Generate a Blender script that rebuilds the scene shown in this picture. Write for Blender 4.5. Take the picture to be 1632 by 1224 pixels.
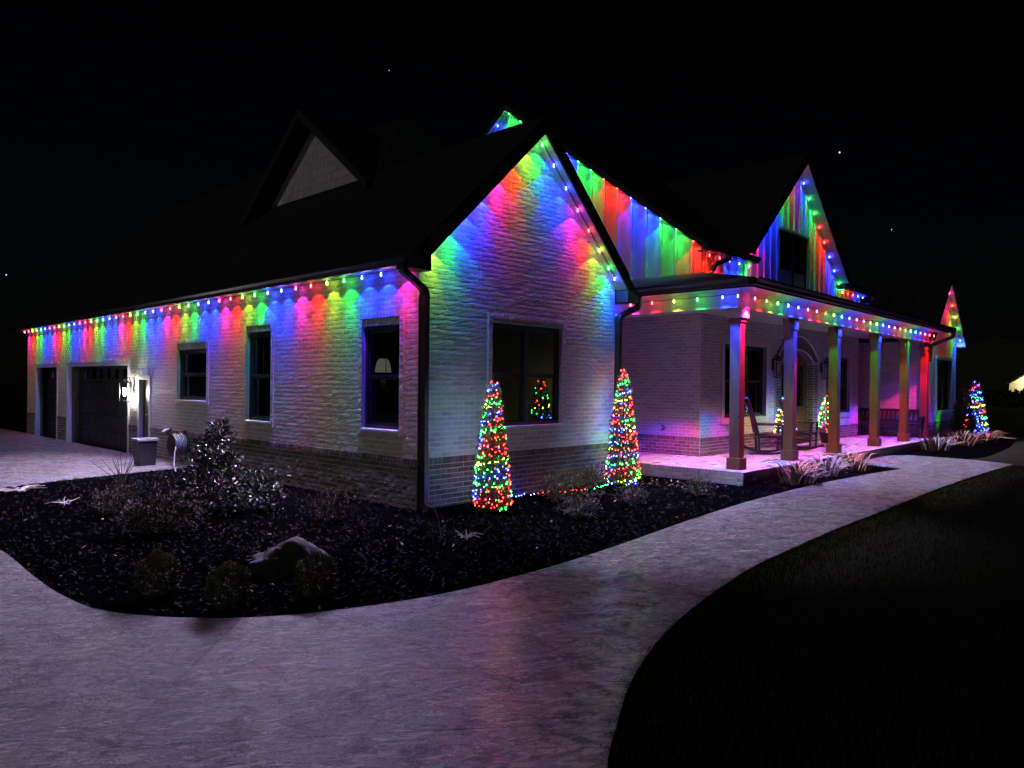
import bpy, bmesh, math, random
import numpy as np
from mathutils import Vector, Matrix

# ------------------------------------------------------------------ scene
for o in list(bpy.data.objects): bpy.data.objects.remove(o)
scene = bpy.context.scene
COL = scene.collection
rng = np.random.default_rng(7); random.seed(7)

# camera (position and angles solved from the photograph's vanishing points)
FPX = 1159.0; ROLL = 0.00947; AR = math.radians(43.4014)
cam_d = bpy.data.cameras.new('camera'); cam = bpy.data.objects.new('camera', cam_d); COL.objects.link(cam)
r_ = Vector((math.sin(AR), -math.cos(AR), 0)); w_ = Vector((math.cos(AR), math.sin(AR), 0)); u_ = Vector((0, 0, 1))
xc = math.cos(ROLL)*r_ + math.sin(ROLL)*u_; yc = -math.sin(ROLL)*r_ + math.cos(ROLL)*u_
cam.matrix_world = Matrix(((xc.x, yc.x, -w_.x, -5.999), (xc.y, yc.y, -w_.y, -7.351), (xc.z, yc.z, -w_.z, 1.59), (0, 0, 0, 1)))
cam_d.sensor_width = 36; cam_d.lens = FPX/1632*36; cam_d.shift_y = 1.6/1632
cam_d.clip_start = 0.05; cam_d.clip_end = 2000
scene.camera = cam

# night sky
world = bpy.data.worlds.new('World'); scene.world = world; world.use_nodes = True
wn = world.node_tree.nodes; wl = world.node_tree.links
sky = wn.new('ShaderNodeTexSky'); sky.sky_type = 'NISHITA'; sky.sun_disc = False
sky.sun_elevation = math.radians(38); sky.sun_rotation = math.radians(205)
wl.new(sky.outputs['Color'], wn['Background'].inputs['Color']); wn['Background'].inputs['Strength'].default_value = 0.00018
# moon: the one distant light, low and dim, from behind the camera on the left
sun_d = bpy.data.lights.new('moon', 'SUN'); sun_d.energy = 0.14; sun_d.angle = math.radians(0.5); sun_d.color = (1.0, 0.96, 0.88)
sun = bpy.data.objects.new('moon', sun_d); COL.objects.link(sun)
sun.rotation_euler = Vector((0.86, -0.10, -0.48)).to_track_quat('-Z', 'Y').to_euler()

scene.view_settings.view_transform = 'Standard'; scene.view_settings.look = 'None'
scene.view_settings.exposure = 0.25; scene.view_settings.gamma = 1.0
scene.render.engine = 'CYCLES'
cy = scene.cycles
cy.use_denoising = True
try: cy.denoiser = 'OPENIMAGEDENOISE'; cy.denoising_input_passes = 'RGB_ALBEDO_NORMAL'
except Exception: pass
cy.use_light_tree = True; cy.max_bounces = 5; cy.diffuse_bounces = 3; cy.glossy_bounces = 2; cy.transmission_bounces = 3
cy.transparent_max_bounces = 6; cy.sample_clamp_indirect = 3.0; cy.caustics_reflective = False; cy.caustics_refractive = False

# lamp strengths
SPOT_W = 11.0; WIDE_W = 3.0; BEAM_W = 42.0; OUT_W = 255.0; BULB_E = 34.0; MINI_E = 55.0
GAIN = {'pink': 1.0, 'red': 1.1, 'lime': .52, 'green': .78, 'blue': 2.0}
PAL = {'pink': (1.0, 0.02, 0.36), 'red': (1.0, 0.014, 0.004), 'lime': (0.46, 0.90, 0.035), 'green': (0.018, 1.0, 0.075), 'blue': (0.008, 0.03, 1.0)}
FILL_TINT = {k: tuple(.50*x+.50*w for x, w in zip(c, (.82, .75, 1.0))) for k, c in PAL.items()}   # whitened tint of the fill lamps added to brighten the paving
OGAIN = {'pink': 1.25, 'red': .95, 'lime': .55, 'green': .7, 'blue': 1.6}
PGAIN = {'pink': 1.7, 'red': 1.4, 'lime': .5, 'green': .5, 'blue': 2.0}
SEQ = ['pink', 'red', 'lime', 'green', 'blue', 'blue']

# ------------------------------------------------------------------ materials
MATS = {}
def material(name, build):
    if name in MATS: return MATS[name]
    m = bpy.data.materials.new(name); m.use_nodes = True
    n = m.node_tree.nodes; l = m.node_tree.links
    b = n['Principled BSDF']; build(m, n, l, b); MATS[name] = m; return m
def coord(n, l, scale=(1, 1, 1), kind='Object', rot=(0, 0, 0)):
    tc = n.new('ShaderNodeTexCoord'); mp = n.new('ShaderNodeMapping'); mp.inputs['Scale'].default_value = scale; mp.inputs['Rotation'].default_value = rot
    l.new(tc.outputs[kind], mp.inputs['Vector']); return mp.outputs['Vector']
def noise(n, l, v, scale, detail=4, rough=.6, dist=0):
    t = n.new('ShaderNodeTexNoise'); t.inputs['Scale'].default_value = scale; t.inputs['Detail'].default_value = detail
    t.inputs['Roughness'].default_value = rough; t.inputs['Distortion'].default_value = dist; l.new(v, t.inputs['Vector']); return t.outputs['Fac']
def ramp(n, l, f, stops):
    r = n.new('ShaderNodeValToRGB'); e = r.color_ramp.elements
    while len(e) < len(stops): e.new(0.5)
    for k, (p, c) in zip(e, stops): k.position = p; k.color = (*c, 1) if len(c) == 3 else c
    l.new(f, r.inputs['Fac']); return r.outputs['Color']
def bump(n, l, b, h, strength=.5, dist=.01, prev=None):
    bp = n.new('ShaderNodeBump'); bp.inputs['Strength'].default_value = strength; bp.inputs['Distance'].default_value = dist
    l.new(h, bp.inputs['Height'])
    if prev is not None: l.new(prev, bp.inputs['Normal'])
    l.new(bp.outputs['Normal'], b.inputs['Normal']); return bp.outputs['Normal']
def simple(name, c0, c1, scale=8, rough=.6, bs=.2, bd=.004, stretch=(1, 1, 1), spec=.5, metal=0):
    def f(m, n, l, b):
        v = coord(n, l, stretch); x = noise(n, l, v, scale, 6)
        l.new(ramp(n, l, x, [(.3, c0), (.7, c1)]), b.inputs['Base Color'])
        b.inputs['Roughness'].default_value = rough; b.inputs['Specular IOR Level'].default_value = spec; b.inputs['Metallic'].default_value = metal
        if bs: bump(n, l, b, noise(n, l, v, scale*4, 6, .7), bs, bd)
    return material(name, f)
def attr_mat(name, stops, rough=.8, bs=.5, bscale=60, bd=.004, spec=.3, trans=0):
    def f(m, n, l, b):
        a = n.new('ShaderNodeAttribute'); a.attribute_name = 'rnd'
        v = coord(n, l, kind='Object'); x = noise(n, l, v, bscale, 6, .7)
        mx = n.new('ShaderNodeMath'); mx.operation = 'MULTIPLY_ADD'; l.new(x, mx.inputs[0]); mx.inputs[1].default_value = .5
        m2 = n.new('ShaderNodeMath'); m2.operation = 'MULTIPLY_ADD'; l.new(a.outputs['Fac'], m2.inputs[0]); m2.inputs[1].default_value = .75; m2.inputs[2].default_value = -.12
        l.new(m2.outputs[0], mx.inputs[2])
        l.new(ramp(n, l, mx.outputs[0], stops), b.inputs['Base Color'])
        b.inputs['Roughness'].default_value = rough; b.inputs['Specular IOR Level'].default_value = spec
        if bs: bump(n, l, b, x, bs, bd)
    return material(name, f)
M = {}
M['paint_brick'] = attr_mat('painted_brick_paint', [(.1, (.46, .455, .44)), (.5, (.55, .545, .53)), (.9, (.65, .645, .63))], .7, .45, 38, .004)
M['paint_mortar'] = simple('painted_mortar', (.74, .73, .715), (.82, .81, .795), 30, .85, .3, .003)
M['base_brick'] = attr_mat('base_brick_clay', [(.0, (.09, .075, .07)), (.45, (.16, .14, .132)), (.9, (.25, .222, .21))], .85, .6, 70, .004)
M['mortar'] = simple('mortar', (.46, .44, .41), (.60, .58, .55), 40, .9, .5, .004)
M['paver'] = attr_mat('porch_paver_clay', [(.0, (.34, .31, .305)), (.5, (.48, .44, .43)), (.95, (.58, .54, .53))], .7, .4, 50, .003)
M['white'] = simple('white_trim_paint', (.62, .62, .61), (.70, .70, .69), 6, .5, .1)
M['siding'] = simple('white_siding_paint', (.60, .60, .59), (.70, .70, .69), 3, .55, .25, .003, (6, 6, 1))
M['soffit'] = simple('soffit_paint', (.60, .60, .59), (.70, .70, .69), 5, .5, .1)
M['black'] = simple('black_metal', (.012, .012, .013), (.02, .02, .021), 10, .42, .08)
M['fascia'] = simple('black_fascia', (.012, .012, .013), (.018, .018, .019), 6, .6, .1)
M['frame'] = simple('black_window_frame', (.02, .02, .021), (.03, .03, .032), 8, .45, .05)
M['garage'] = simple('charcoal_garage_panel', (.018, .018, .019), (.028, .028, .028), 7, .5, .2, .002, (1, 1, 8))
M['wood'] = simple('dark_chair_wood', (.015, .012, .010), (.03, .024, .02), 18, .45, .2, .002, (1, 1, 6))
M['door_wood'] = simple('door_wood', (.10, .042, .022), (.17, .075, .04), 7, .45, .3, .003, (6, 6, .6))
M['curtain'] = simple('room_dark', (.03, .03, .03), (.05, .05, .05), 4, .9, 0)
M['linen'] = simple('pale_linen', (.5, .48, .42), (.62, .6, .54), 14, .9, .2)
M['hose'] = simple('grey_hose', (.14, .135, .15), (.22, .215, .235), 20, .5, 0)
M['rock'] = simple('weathered_rock', (.012, .0115, .012), (.04, .038, .039), 5, .85, 1.0, .02)
M['bark'] = simple('bark', (.05, .035, .025), (.10, .07, .05), 20, .9, .8, .01, (1, 1, .3))
M['pot'] = simple('glazed_pot', (.03, .035, .035), (.06, .065, .065), 6, .4, .1)
M['mat'] = simple('door_mat', (.10, .045, .03), (.18, .09, .06), 60, .95, .8, .006)
M['tan'] = simple('dry_straw', (.34, .24, .20), (.52, .40, .34), 9, .8, .2)
M['stick'] = simple('pale_stick', (.32, .28, .25), (.46, .42, .38), 20, .8, .3)
M['cord'] = simple('black_cord', (.012, .012, .012), (.02, .02, .02), 10, .6, 0)
M['clay_siding'] = simple('far_siding', (.6, .55, .4), (.68, .62, .46), 3, .8, .1)

def post_b(m, n, l, b):
    v = coord(n, l, (9, 9, .7)); x = noise(n, l, v, 2.2, 6, .65, .8)
    g = ramp(n, l, x, [(.25, (.13, .036, .016)), (.5, (.20, .062, .028)), (.75, (.28, .10, .05))])
    vo = n.new('ShaderNodeTexVoronoi'); vo.inputs['Scale'].default_value = 2.6; l.new(coord(n, l, (1.4, 1.4, .8)), vo.inputs['Vector'])
    k = ramp(n, l, vo.outputs['Distance'], [(.03, (.25, .2, .18)), (.10, (1, 1, 1))])
    mx = n.new('ShaderNodeMix'); mx.data_type = 'RGBA'; mx.blend_type = 'MULTIPLY'; mx.inputs[0].default_value = 1
    l.new(g, mx.inputs[6]); l.new(k, mx.inputs[7]); l.new(mx.outputs[2], b.inputs['Base Color'])
    b.inputs['Roughness'].default_value = .62; bump(n, l, b, x, .35, .004)
M['post'] = material('stained_cedar', post_b)

def shingle_b(m, n, l, b):
    v = coord(n, l, (1, 1, 1), 'Object')
    br = n.new('ShaderNodeTexBrick'); br.inputs['Scale'].default_value = 1; br.inputs['Brick Width'].default_value = .32; br.inputs['Row Height'].default_value = .14
    br.inputs['Mortar Size'].default_value = .006; br.inputs['Color1'].default_value = (.012, .012, .013, 1); br.inputs['Color2'].default_value = (.024, .0235, .0235, 1); br.inputs['Mortar'].default_value = (.005, .005, .005, 1)
    l.new(v, br.inputs['Vector']); l.new(br.outputs['Color'], b.inputs['Base Color'])
    b.inputs['Roughness'].default_value = .9; b.inputs['Specular IOR Level'].default_value = .25
    p = bump(n, l, b, noise(n, l, v, 60, 4), .5, .004); bump(n, l, b, br.outputs['Fac'], -.5, .004, p)
M['shingle'] = material('dark_shingle', shingle_b)

def glass_b(m, n, l, b):
    b.inputs['Base Color'].default_value = (.004, .005, .007, 1); b.inputs['Roughness'].default_value = .03
    b.inputs['Specular IOR Level'].default_value = .5; b.inputs['IOR'].default_value = 1.52
    bump(n, l, b, noise(n, l, coord(n, l), 1.3, 1), .03, .02)
M['glass'] = material('dark_window_glass', glass_b)
def clear_b(m, n, l, b):
    n.remove(b); out = n['Material Output']
    g = n.new('ShaderNodeBsdfGlossy'); g.inputs['Roughness'].default_value = .02
    t = n.new('ShaderNodeBsdfTransparent'); t.inputs['Color'].default_value = (.8, .82, .8, 1)
    lw = n.new('ShaderNodeLayerWeight'); lw.inputs['Blend'].default_value = .5; pw = n.new('ShaderNodeMath'); pw.operation = 'POWER'; l.new(lw.outputs['Facing'], pw.inputs[0]); pw.inputs[1].default_value = 4
    ma = n.new('ShaderNodeMath'); ma.operation = 'MULTIPLY_ADD'; l.new(pw.outputs[0], ma.inputs[0]); ma.inputs[1].default_value = .8; ma.inputs[2].default_value = .04; mx = n.new('ShaderNodeMixShader')
    l.new(ma.outputs[0], mx.inputs[0]); l.new(t.outputs[0], mx.inputs[1]); l.new(g.outputs[0], mx.inputs[2]); l.new(mx.outputs[0], out.inputs['Surface'])
M['clear'] = material('clear_window_glass', clear_b)

def concrete_b(m, n, l, b):
    v = coord(n, l)
    rot = n.new('ShaderNodeMapping'); rot.inputs['Rotation'].default_value = (0, 0, math.radians(32)); l.new(v, rot.inputs['Vector'])
    sc_ = n.new('ShaderNodeMapping'); sc_.inputs['Scale'].default_value = (1, 2.7, 1); l.new(rot.outputs[0], sc_.inputs['Vector']); vs = sc_.outputs[0]
    def math_(op, a, bb=None, c=None):
        x = n.new('ShaderNodeMath'); x.operation = op
        for i, q in enumerate((a, bb, c)):
            if q is None: continue
            if isinstance(q, (int, float)): x.inputs[i].default_value = q
            else: l.new(q, x.inputs[i])
        return x.outputs[0]
    def rmp(f, p0, c0, p1, c1): return ramp(n, l, f, [(p0, (c0,)*3), (p1, (c1,)*3)])
    n1 = noise(n, l, vs, 1.7, 10, .62, 1.4); n2 = noise(n, l, vs, 6.5, 9, .70, 1.0); n3 = noise(n, l, v, 4.0, 9, .68, .6); big = noise(n, l, v, .9, 3, .5)
    crease = rmp(math_('ABSOLUTE', math_('SUBTRACT', n1, .5)), .0, 0, .016, 1)          # seams of the slate stamp
    crease2 = rmp(math_('ABSOLUTE', math_('SUBTRACT', n2, .5)), .0, 0, .035, 1)
    pits = rmp(n3, .40, 0, .50, 1)                                                      # recesses: dark release powder plus relief shade put into the colour
    plate = rmp(n2, .38, .35, .60, 1)
    t = math_('MULTIPLY', math_('MULTIPLY_ADD', crease, .8, .2), math_('MULTIPLY_ADD', crease2, .65, .35))
    t = math_('MULTIPLY', t, math_('MULTIPLY_ADD', pits, .6, .4)); t = math_('MULTIPLY', t, plate)
    t = math_('MULTIPLY', t, math_('MULTIPLY_ADD', big, .5, .75))
    l.new(ramp(n, l, t, [(0, (.012, .0117, .0117)), (.18, (.09, .088, .088)), (.42, (.40, .393, .39)), (.72, (.76, .75, .745))]), b.inputs['Base Color'])  # relief shading is painted into the colour along with the dark powder
    rr = n.new('ShaderNodeMapRange'); l.new(t, rr.inputs[0]); rr.inputs[3].default_value = .65; rr.inputs[4].default_value = .30; l.new(rr.outputs[0], b.inputs['Roughness'])
    l.new(math_('MINIMUM', math_('MULTIPLY_ADD', t, 1.5, .1), 1.0), b.inputs['Coat Weight'])
    b.inputs['Specular IOR Level'].default_value = .5; b.inputs['Coat Roughness'].default_value = .14; b.inputs['Coat IOR'].default_value = 2.2
    hgt = math_('ADD', math_('MULTIPLY', n1, .6), math_('MULTIPLY', t, .35))
    p = bump(n, l, b, hgt, 1.0, .16); l.new(p, b.inputs['Coat Normal'])
M['concrete'] = material('stamped_concrete', concrete_b)

def ground_b(m, n, l, b):
    v = coord(n, l); x = noise(n, l, v, 3, 8, .7); y = noise(n, l, v, 60, 5, .7)
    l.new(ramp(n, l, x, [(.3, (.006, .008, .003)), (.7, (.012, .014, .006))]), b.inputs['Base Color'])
    b.inputs['Roughness'].default_value = .95; b.inputs['Specular IOR Level'].default_value = .1; bump(n, l, b, y, .8, .02)
M['lawn'] = material('lawn_soil', ground_b)
def mulch_b(m, n, l, b):
    v = coord(n, l); vo = n.new('ShaderNodeTexVoronoi'); vo.inputs['Scale'].default_value = 42; l.new(coord(n, l, (1, 1.8, 1)), vo.inputs['Vector'])
    l.new(ramp(n, l, vo.outputs['Color'], [(.2, (.0008, .0008, .001)), (.8, (.0024, .0024, .003))]), b.inputs['Base Color'])
    b.inputs['Roughness'].default_value = 1.0; b.inputs['Specular IOR Level'].default_value = .0; bump(n, l, b, vo.outputs['Distance'], 1, .03)
M['mulch'] = material('black_mulch', mulch_b)
M['chip'] = attr_mat('mulch_chip', [(.0, (.002, .002, .003)), (.6, (.008, .008, .0105)), (.9, (.022, .0215, .0245)), (1., (.05, .047, .048))], .9, .4, 60, .004, .1)
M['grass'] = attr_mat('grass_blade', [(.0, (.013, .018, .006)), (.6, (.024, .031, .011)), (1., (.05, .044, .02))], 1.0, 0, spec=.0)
M['leaf_dark'] = attr_mat('dark_evergreen_leaf', [(.0, (.012, .018, .008)), (.6, (.03, .038, .016)), (1., (.07, .065, .03))], .7, 0)
M['leaf_holly'] = attr_mat('glossy_holly_leaf', [(.0, (.016, .021, .013)), (.6, (.036, .046, .032)), (1., (.07, .078, .055))], .42, 0, spec=.4)
M['leaf_olive'] = attr_mat('olive_shrub_leaf', [(.0, (.045, .05, .022)), (.6, (.11, .12, .05)), (1., (.19, .19, .09))], .75, 0)
M['leaf_rust'] = attr_mat('rusty_shrub_leaf', [(.0, (.02, .016, .008)), (.6, (.05, .038, .02)), (1., (.10, .07, .04))], .8, 0)
M['leaf_grey'] = attr_mat('greyish_twiggy_leaf', [(.0, (.035, .03, .03)), (.6, (.10, .09, .085)), (1., (.20, .18, .17))], .8, 0)
M['needle'] = attr_mat('conifer_needle', [(.0, (.08, .085, .055)), (.6, (.16, .17, .10)), (1., (.24, .24, .16))], .7, 0)
M['straw'] = attr_mat('dried_strap_leaf', [(.0, (.11, .062, .047)), (.5, (.22, .14, .115)), (1., (.36, .26, .22))], .75, 0)
M['litter'] = attr_mat('dry_leaf_litter', [(.0, (.07, .045, .03)), (.6, (.16, .12, .09)), (1., (.42, .37, .33))], .8, 0)
M['shake'] = attr_mat('painted_shake', [(.0, (.45, .45, .43)), (1., (.62, .62, .6))], .7, .2)

def emit(name, c, s, white=.0):
    def f(m, n, l, b):
        b.inputs['Base Color'].default_value = (*c, 1); b.inputs['Roughness'].default_value = .4
        b.inputs['Emission Color'].default_value = (*[x*(1-white)+white for x in c], 1); b.inputs['Emission Strength'].default_value = s
    return material(name, f)
for k, c in PAL.items():
    M['bulb_'+k] = emit('lit_bulb_'+k, c, BULB_E*(2.2 if k == 'blue' else 1), .02)
    M['mini_'+k] = emit('lit_mini_bulb_'+k, c, MINI_E*(2.0 if k == 'blue' else .8), .012)

# ------------------------------------------------------------------ mesh helpers
class MB:
    def __init__(s): s.v = []; s.f = []
    def quad(s, a, b, c, d): i = len(s.v); s.v += [a, b, c, d]; s.f.append((i, i+1, i+2, i+3)); return s
    def poly(s, pts): i = len(s.v); s.v += list(pts); s.f.append(tuple(range(i, i+len(pts)))); return s
    def box(s, x0, x1, y0, y1, z0, z1):
        i = len(s.v); s.v += [(x, y, z) for z in (z0, z1) for y in (y0, y1) for x in (x0, x1)]
        s.f += [tuple(i+k for k in q) for q in ((0, 2, 3, 1), (4, 5, 7, 6), (0, 1, 5, 4), (2, 6, 7, 3), (0, 4, 6, 2), (1, 3, 7, 5))]; return s
    def prism(s, pts, off):
        """closed prism: polygon pts (3-D) pushed by vector off"""
        i = len(s.v); n = len(pts); o = Vector(off)
        s.v += [tuple(p) for p in pts] + [tuple(Vector(p)+o) for p in pts]
        s.f.append(tuple(range(i, i+n))); s.f.append(tuple(range(i+2*n-1, i+n-1, -1)))
        for k in range(n): a = i+k; b = i+(k+1) % n; s.f.append((b, a, a+n, b+n))
        return s
    def tube(s, path, rad, seg=8, cap=True, rect=None):
        pts = [Vector(p) for p in path]; i0 = len(s.v); n = len(pts); ref = Vector((0, 0, 1))
        rads = rad if isinstance(rad, (list, tuple)) else [rad]*n
        prevx = None
        for k, p in enumerate(pts):
            t = (pts[min(k+1, n-1)]-pts[max(k-1, 0)]).normalized()
            if prevx is None:
                a = ref if abs(t.z) < .95 else Vector((1, 0, 0)); x = t.cross(a).normalized()
            else: x = (prevx - t*prevx.dot(t)).normalized()
            prevx = x; y = t.cross(x)
            for q in range(seg):
                if rect: 
                    cs = [(-1, -1), (1, -1), (1, 1), (-1, 1)][q]; s.v.append(tuple(p + x*cs[0]*rect[0] + y*cs[1]*rect[1]))
                else:
                    an = 2*math.pi*q/seg; s.v.append(tuple(p + (x*math.cos(an)+y*math.sin(an))*rads[k]))
        for k in range(n-1):
            for q in range(seg):
                a = i0+k*seg+q; b = i0+k*seg+(q+1) % seg; s.f.append((a, b, b+seg, a+seg))
        if cap: s.f.append(tuple(i0+q for q in reversed(range(seg)))); s.f.append(tuple(i0+(n-1)*seg+q for q in range(seg)))
        return s
    def bar(s, a, b, w, h): return s.tube([a, b], 0, 4, True, (w/2, h/2))
    def lathe(s, prof, seg=16, c=(0, 0, 0)):
        i0 = len(s.v)
        for r, z in prof:
            for q in range(seg): an = 2*math.pi*q/seg; s.v.append((c[0]+r*math.cos(an), c[1]+r*math.sin(an), c[2]+z))
        for k in range(len(prof)-1):
            for q in range(seg): a = i0+k*seg+q; b = i0+k*seg+(q+1) % seg; s.f.append((a, b, b+seg, a+seg))
        s.f.append(tuple(i0+q for q in reversed(range(seg)))); s.f.append(tuple(i0+(len(prof)-1)*seg+q for q in range(seg)))
        return s
    def mesh(s, name): me = bpy.data.meshes.new(name); me.from_pydata([tuple(v) for v in s.v], [], s.f); me.update(); return me
    def build(s, name, mat, parent=None, bevel=0, smooth=False):
        return link(name, s.mesh(name), mat, parent, bevel, smooth)
def link(name, me, mat, parent=None, bevel=0, smooth=False):
    if mat is not None and not me.materials: me.materials.append(mat if not isinstance(mat, str) else M[mat])
    o = bpy.data.objects.new(name, me); COL.objects.link(o)
    if parent is not None: o.parent = parent
    if smooth: me.polygons.foreach_set('use_smooth', [True]*len(me.polygons))
    if bevel:
        md = o.modifiers.new('bevel', 'BEVEL'); md.width = bevel; md.segments = 2; md.limit_method = 'ANGLE'
    return o
def np_mesh(name, verts, faces, mat, parent=None, rnd=None, smooth=False):
    """verts (N,3), faces (F,k) arrays -> one mesh object; rnd: per-vertex float attribute"""
    me = bpy.data.meshes.new(name); V = np.ascontiguousarray(verts, np.float32); F = np.ascontiguousarray(faces, np.int32)
    me.vertices.add(len(V)); me.vertices.foreach_set('co', V.ravel())
    k = F.shape[1]; me.loops.add(F.size); me.loops.foreach_set('vertex_index', F.ravel())
    me.polygons.add(len(F)); me.polygons.foreach_set('loop_start', np.arange(0, F.size, k, dtype=np.int32))
    try: me.polygons.foreach_set('loop_total', np.full(len(F), k, np.int32))
    except Exception: pass
    me.update(calc_edges=True)
    if rnd is not None:
        a = me.attributes.new('rnd', 'FLOAT', 'POINT'); a.data.foreach_set('value', np.ascontiguousarray(rnd, np.float32))
    if not smooth: me.shade_flat()
    return link(name, me, mat, parent, 0, smooth)
def empty(name, loc=(0, 0, 0), rz=0):
    o = bpy.data.objects.new(name, None); COL.objects.link(o); o.location = loc; o.rotation_euler = (0, 0, rz); o.empty_display_size = .2; return o
def tag(o, label=None, cat=None, group=None, kind=None):
    if label: o['label'] = label
    if cat: o['category'] = cat
    if group: o['group'] = group
    if kind: o['kind'] = kind
    return o
def copy_tree(o, parent=None):
    c = o.copy(); COL.objects.link(c)
    if parent is not None: c.parent = parent
    for ch in list(o.children): copy_tree(ch, c)
    return c

# ------------------------------------------------------------------ ground, drive, beds
BED_EDGE = [(-.02, 6.70), (-.44, 6.62), (-1.19, 6.51), (-2.45, 6.16), (-3.32, 5.79), (-4.1, 5.2), (-4.5, 4.2), (-4.6, 3.0), (-4.45, 1.9), (-4.3, .96), (-4.33, -.2), (-4.34, -.9), (-4.3, -1.47), (-4.24, -1.73), (-4.08, -2.05),
            (-3.77, -2.44), (-3.41, -2.72), (-2.96, -2.92), (-2.31, -3.10), (-1.64, -3.15), (-.82, -3.14), (.33, -3.04), (1.92, -2.86), (4.04, -2.70), (6.46, -2.68), (8.53, -2.80), (10.2, -3.0)]
WALK_IN = [(10.45, -2.4), (10.55, -1.86)]
WALK_OUT = [(13.0, -1.86), (13.55, -2.2), (13.5, -3.4), (13.15, -4.15), (12.9, -4.42)]
LAWN_EDGE = [(12.9, -4.42), (10.19, -4.31), (7.55, -4.27), (5.75, -4.28), (4.2, -4.31), (2.61, -4.32), (1.41, -4.37), (.28, -4.43), (-.7, -4.57), (-1.43, -4.71), (-1.99, -4.86), (-2.43, -5.01), (-2.8, -5.17), (-3.12, -5.34), (-3.46, -5.53), (-4.0, -5.95), (-4.6, -6.7), (-4.95, -7.8), (-5.1, -9.5)]
def bez(P, k=4):   # Catmull-Rom smoothing of an open outline
    out = []; P = [Vector((*p, 0)) for p in P]
    for i in range(len(P)-1):
        a = P[max(i-1, 0)]; b = P[i]; c = P[i+1]; d = P[min(i+2, len(P)-1)]
        for q in range(k):
            t = q/k; out.append(tuple((.5*((2*b)+(c-a)*t+(2*a-5*b+4*c-d)*t*t+(3*b-a-3*c+d)*t**3))[:2]))
    out.append(tuple(P[-1][:2])); return out
bed_s = bez(BED_EDGE[1:26]); lawn_s = bez(LAWN_EDGE)
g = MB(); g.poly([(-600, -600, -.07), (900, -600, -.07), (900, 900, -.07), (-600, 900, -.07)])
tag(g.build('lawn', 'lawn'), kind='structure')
drive_poly = [(-.02, 6.70)] + bed_s + [(10.2, -3.0)] + WALK_IN + WALK_OUT[:-1] + lawn_s + [(-5.2, -14), (-22, -14), (-22, 24), (-.02, 24)]
ZC = -.03
drive = empty('driveway'); tag(drive, kind='structure')
def tri_bm(poly, z):
    bm = bmesh.new(); vs = [bm.verts.new((x, y, z)) for x, y in poly]; f = bm.faces.new(vs); bm.normal_update()
    if f.normal.z < 0: f.normal_flip()
    bmesh.ops.triangulate(bm, faces=bm.faces[:]); return bm
pieces = [tri_bm(drive_poly, ZC)]
def cut(bm, p, n, gap=.0025):
    out = []
    for s in (1, -1):
        c = bm.copy(); nn = Vector((*n, 0)).normalized()*s
        bmesh.ops.bisect_plane(c, geom=c.verts[:]+c.edges[:]+c.faces[:], plane_co=Vector((*p, ZC)) - nn*gap, plane_no=nn, clear_outer=True)
        if c.faces: out.append(c)
        else: c.free()
    bm.free(); return out
def contains(bm, p):
    for f in bm.faces:
        a, b, c = [v.co for v in f.verts][:3]
        if len(f.verts) == 3:
            d1 = (p[0]-b.x)*(a.y-b.y)-(a.x-b.x)*(p[1]-b.y); d2 = (p[0]-c.x)*(b.y-c.y)-(b.x-c.x)*(p[1]-c.y); d3 = (p[0]-a.x)*(c.y-a.y)-(c.x-a.x)*(p[1]-a.y)
            if not ((d1 < 0 or d2 < 0 or d3 < 0) and (d1 > 0 or d2 > 0 or d3 > 0)): return True
    return False
for p, d, t in [((.92, -3.6), (.1, 1), (2, -3.7)), ((5.0, -3.5), (.05, 1), (6.5, -3.7)), ((9.2, -3.5), (.0, 1), (11, -3.7)), ((-3.1, -4), (-.04, 1), (-3.5, -4.0)), ((-4.98, -3.97), (1.31, 1.36), (-6, -1)), ((-4.32, -4.31), (1.24, -1.01), (-3.4, -4.2)), ((-4, 6.3), (1, .25), (-6, 8)), ((-9, 0), (0.05, 1), (-9.5, 2))]:
    nxt = []; n = (d[1], -d[0])
    for b in pieces:
        if contains(b, t): 
            for q in cut(b, p, n):
                bmesh.ops.triangulate(q, faces=q.faces[:]); nxt.append(q)
        else: nxt.append(b)
    pieces = nxt
for b in pieces:
    r = bmesh.ops.extrude_face_region(b, geom=b.faces[:]); 
    bmesh.ops.translate(b, verts=[e for e in r['geom'] if isinstance(e, bmesh.types.BMVert)], vec=(0, 0, 0))
    top = [e for e in r['geom'] if isinstance(e, bmesh.types.BMVert)]
    for v in b.verts:
        if v not in top: v.co.z -= .06
    bmesh.ops.recalc_face_normals(b, faces=b.faces[:])
    me = bpy.data.meshes.new('concrete_slab'); b.to_mesh(me); b.free(); link('concrete_slab', me, 'concrete', drive)

# mulch beds
bed_poly = [(-.02, 6.70)] + bed_s + [(10.2, -3.0)] + WALK_IN + [(5.4, -1.86), (5.4, 3.0), (.0, 3.0)]
bm = tri_bm(bed_poly, -.045); me = bpy.data.meshes.new('mulch_bed'); bm.to_mesh(me); bm.free()
tag(link('mulch_bed', me, 'mulch'), kind='structure')
bed2 = [(13.0, -1.86), (13.55, -2.2), (13.5, -3.4), (15.5, -3.55), (19, -3.4), (22.5, -3.0), (24.6, -2.2), (24.4, .5), (21.4, 1), (17.8, -1.4)]
bm = tri_bm(bed2, -.045); me = bpy.data.meshes.new('mulch_bed'); bm.to_mesh(me); bm.free()
tag(link('mulch_bed', me, 'mulch'), kind='structure')

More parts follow.
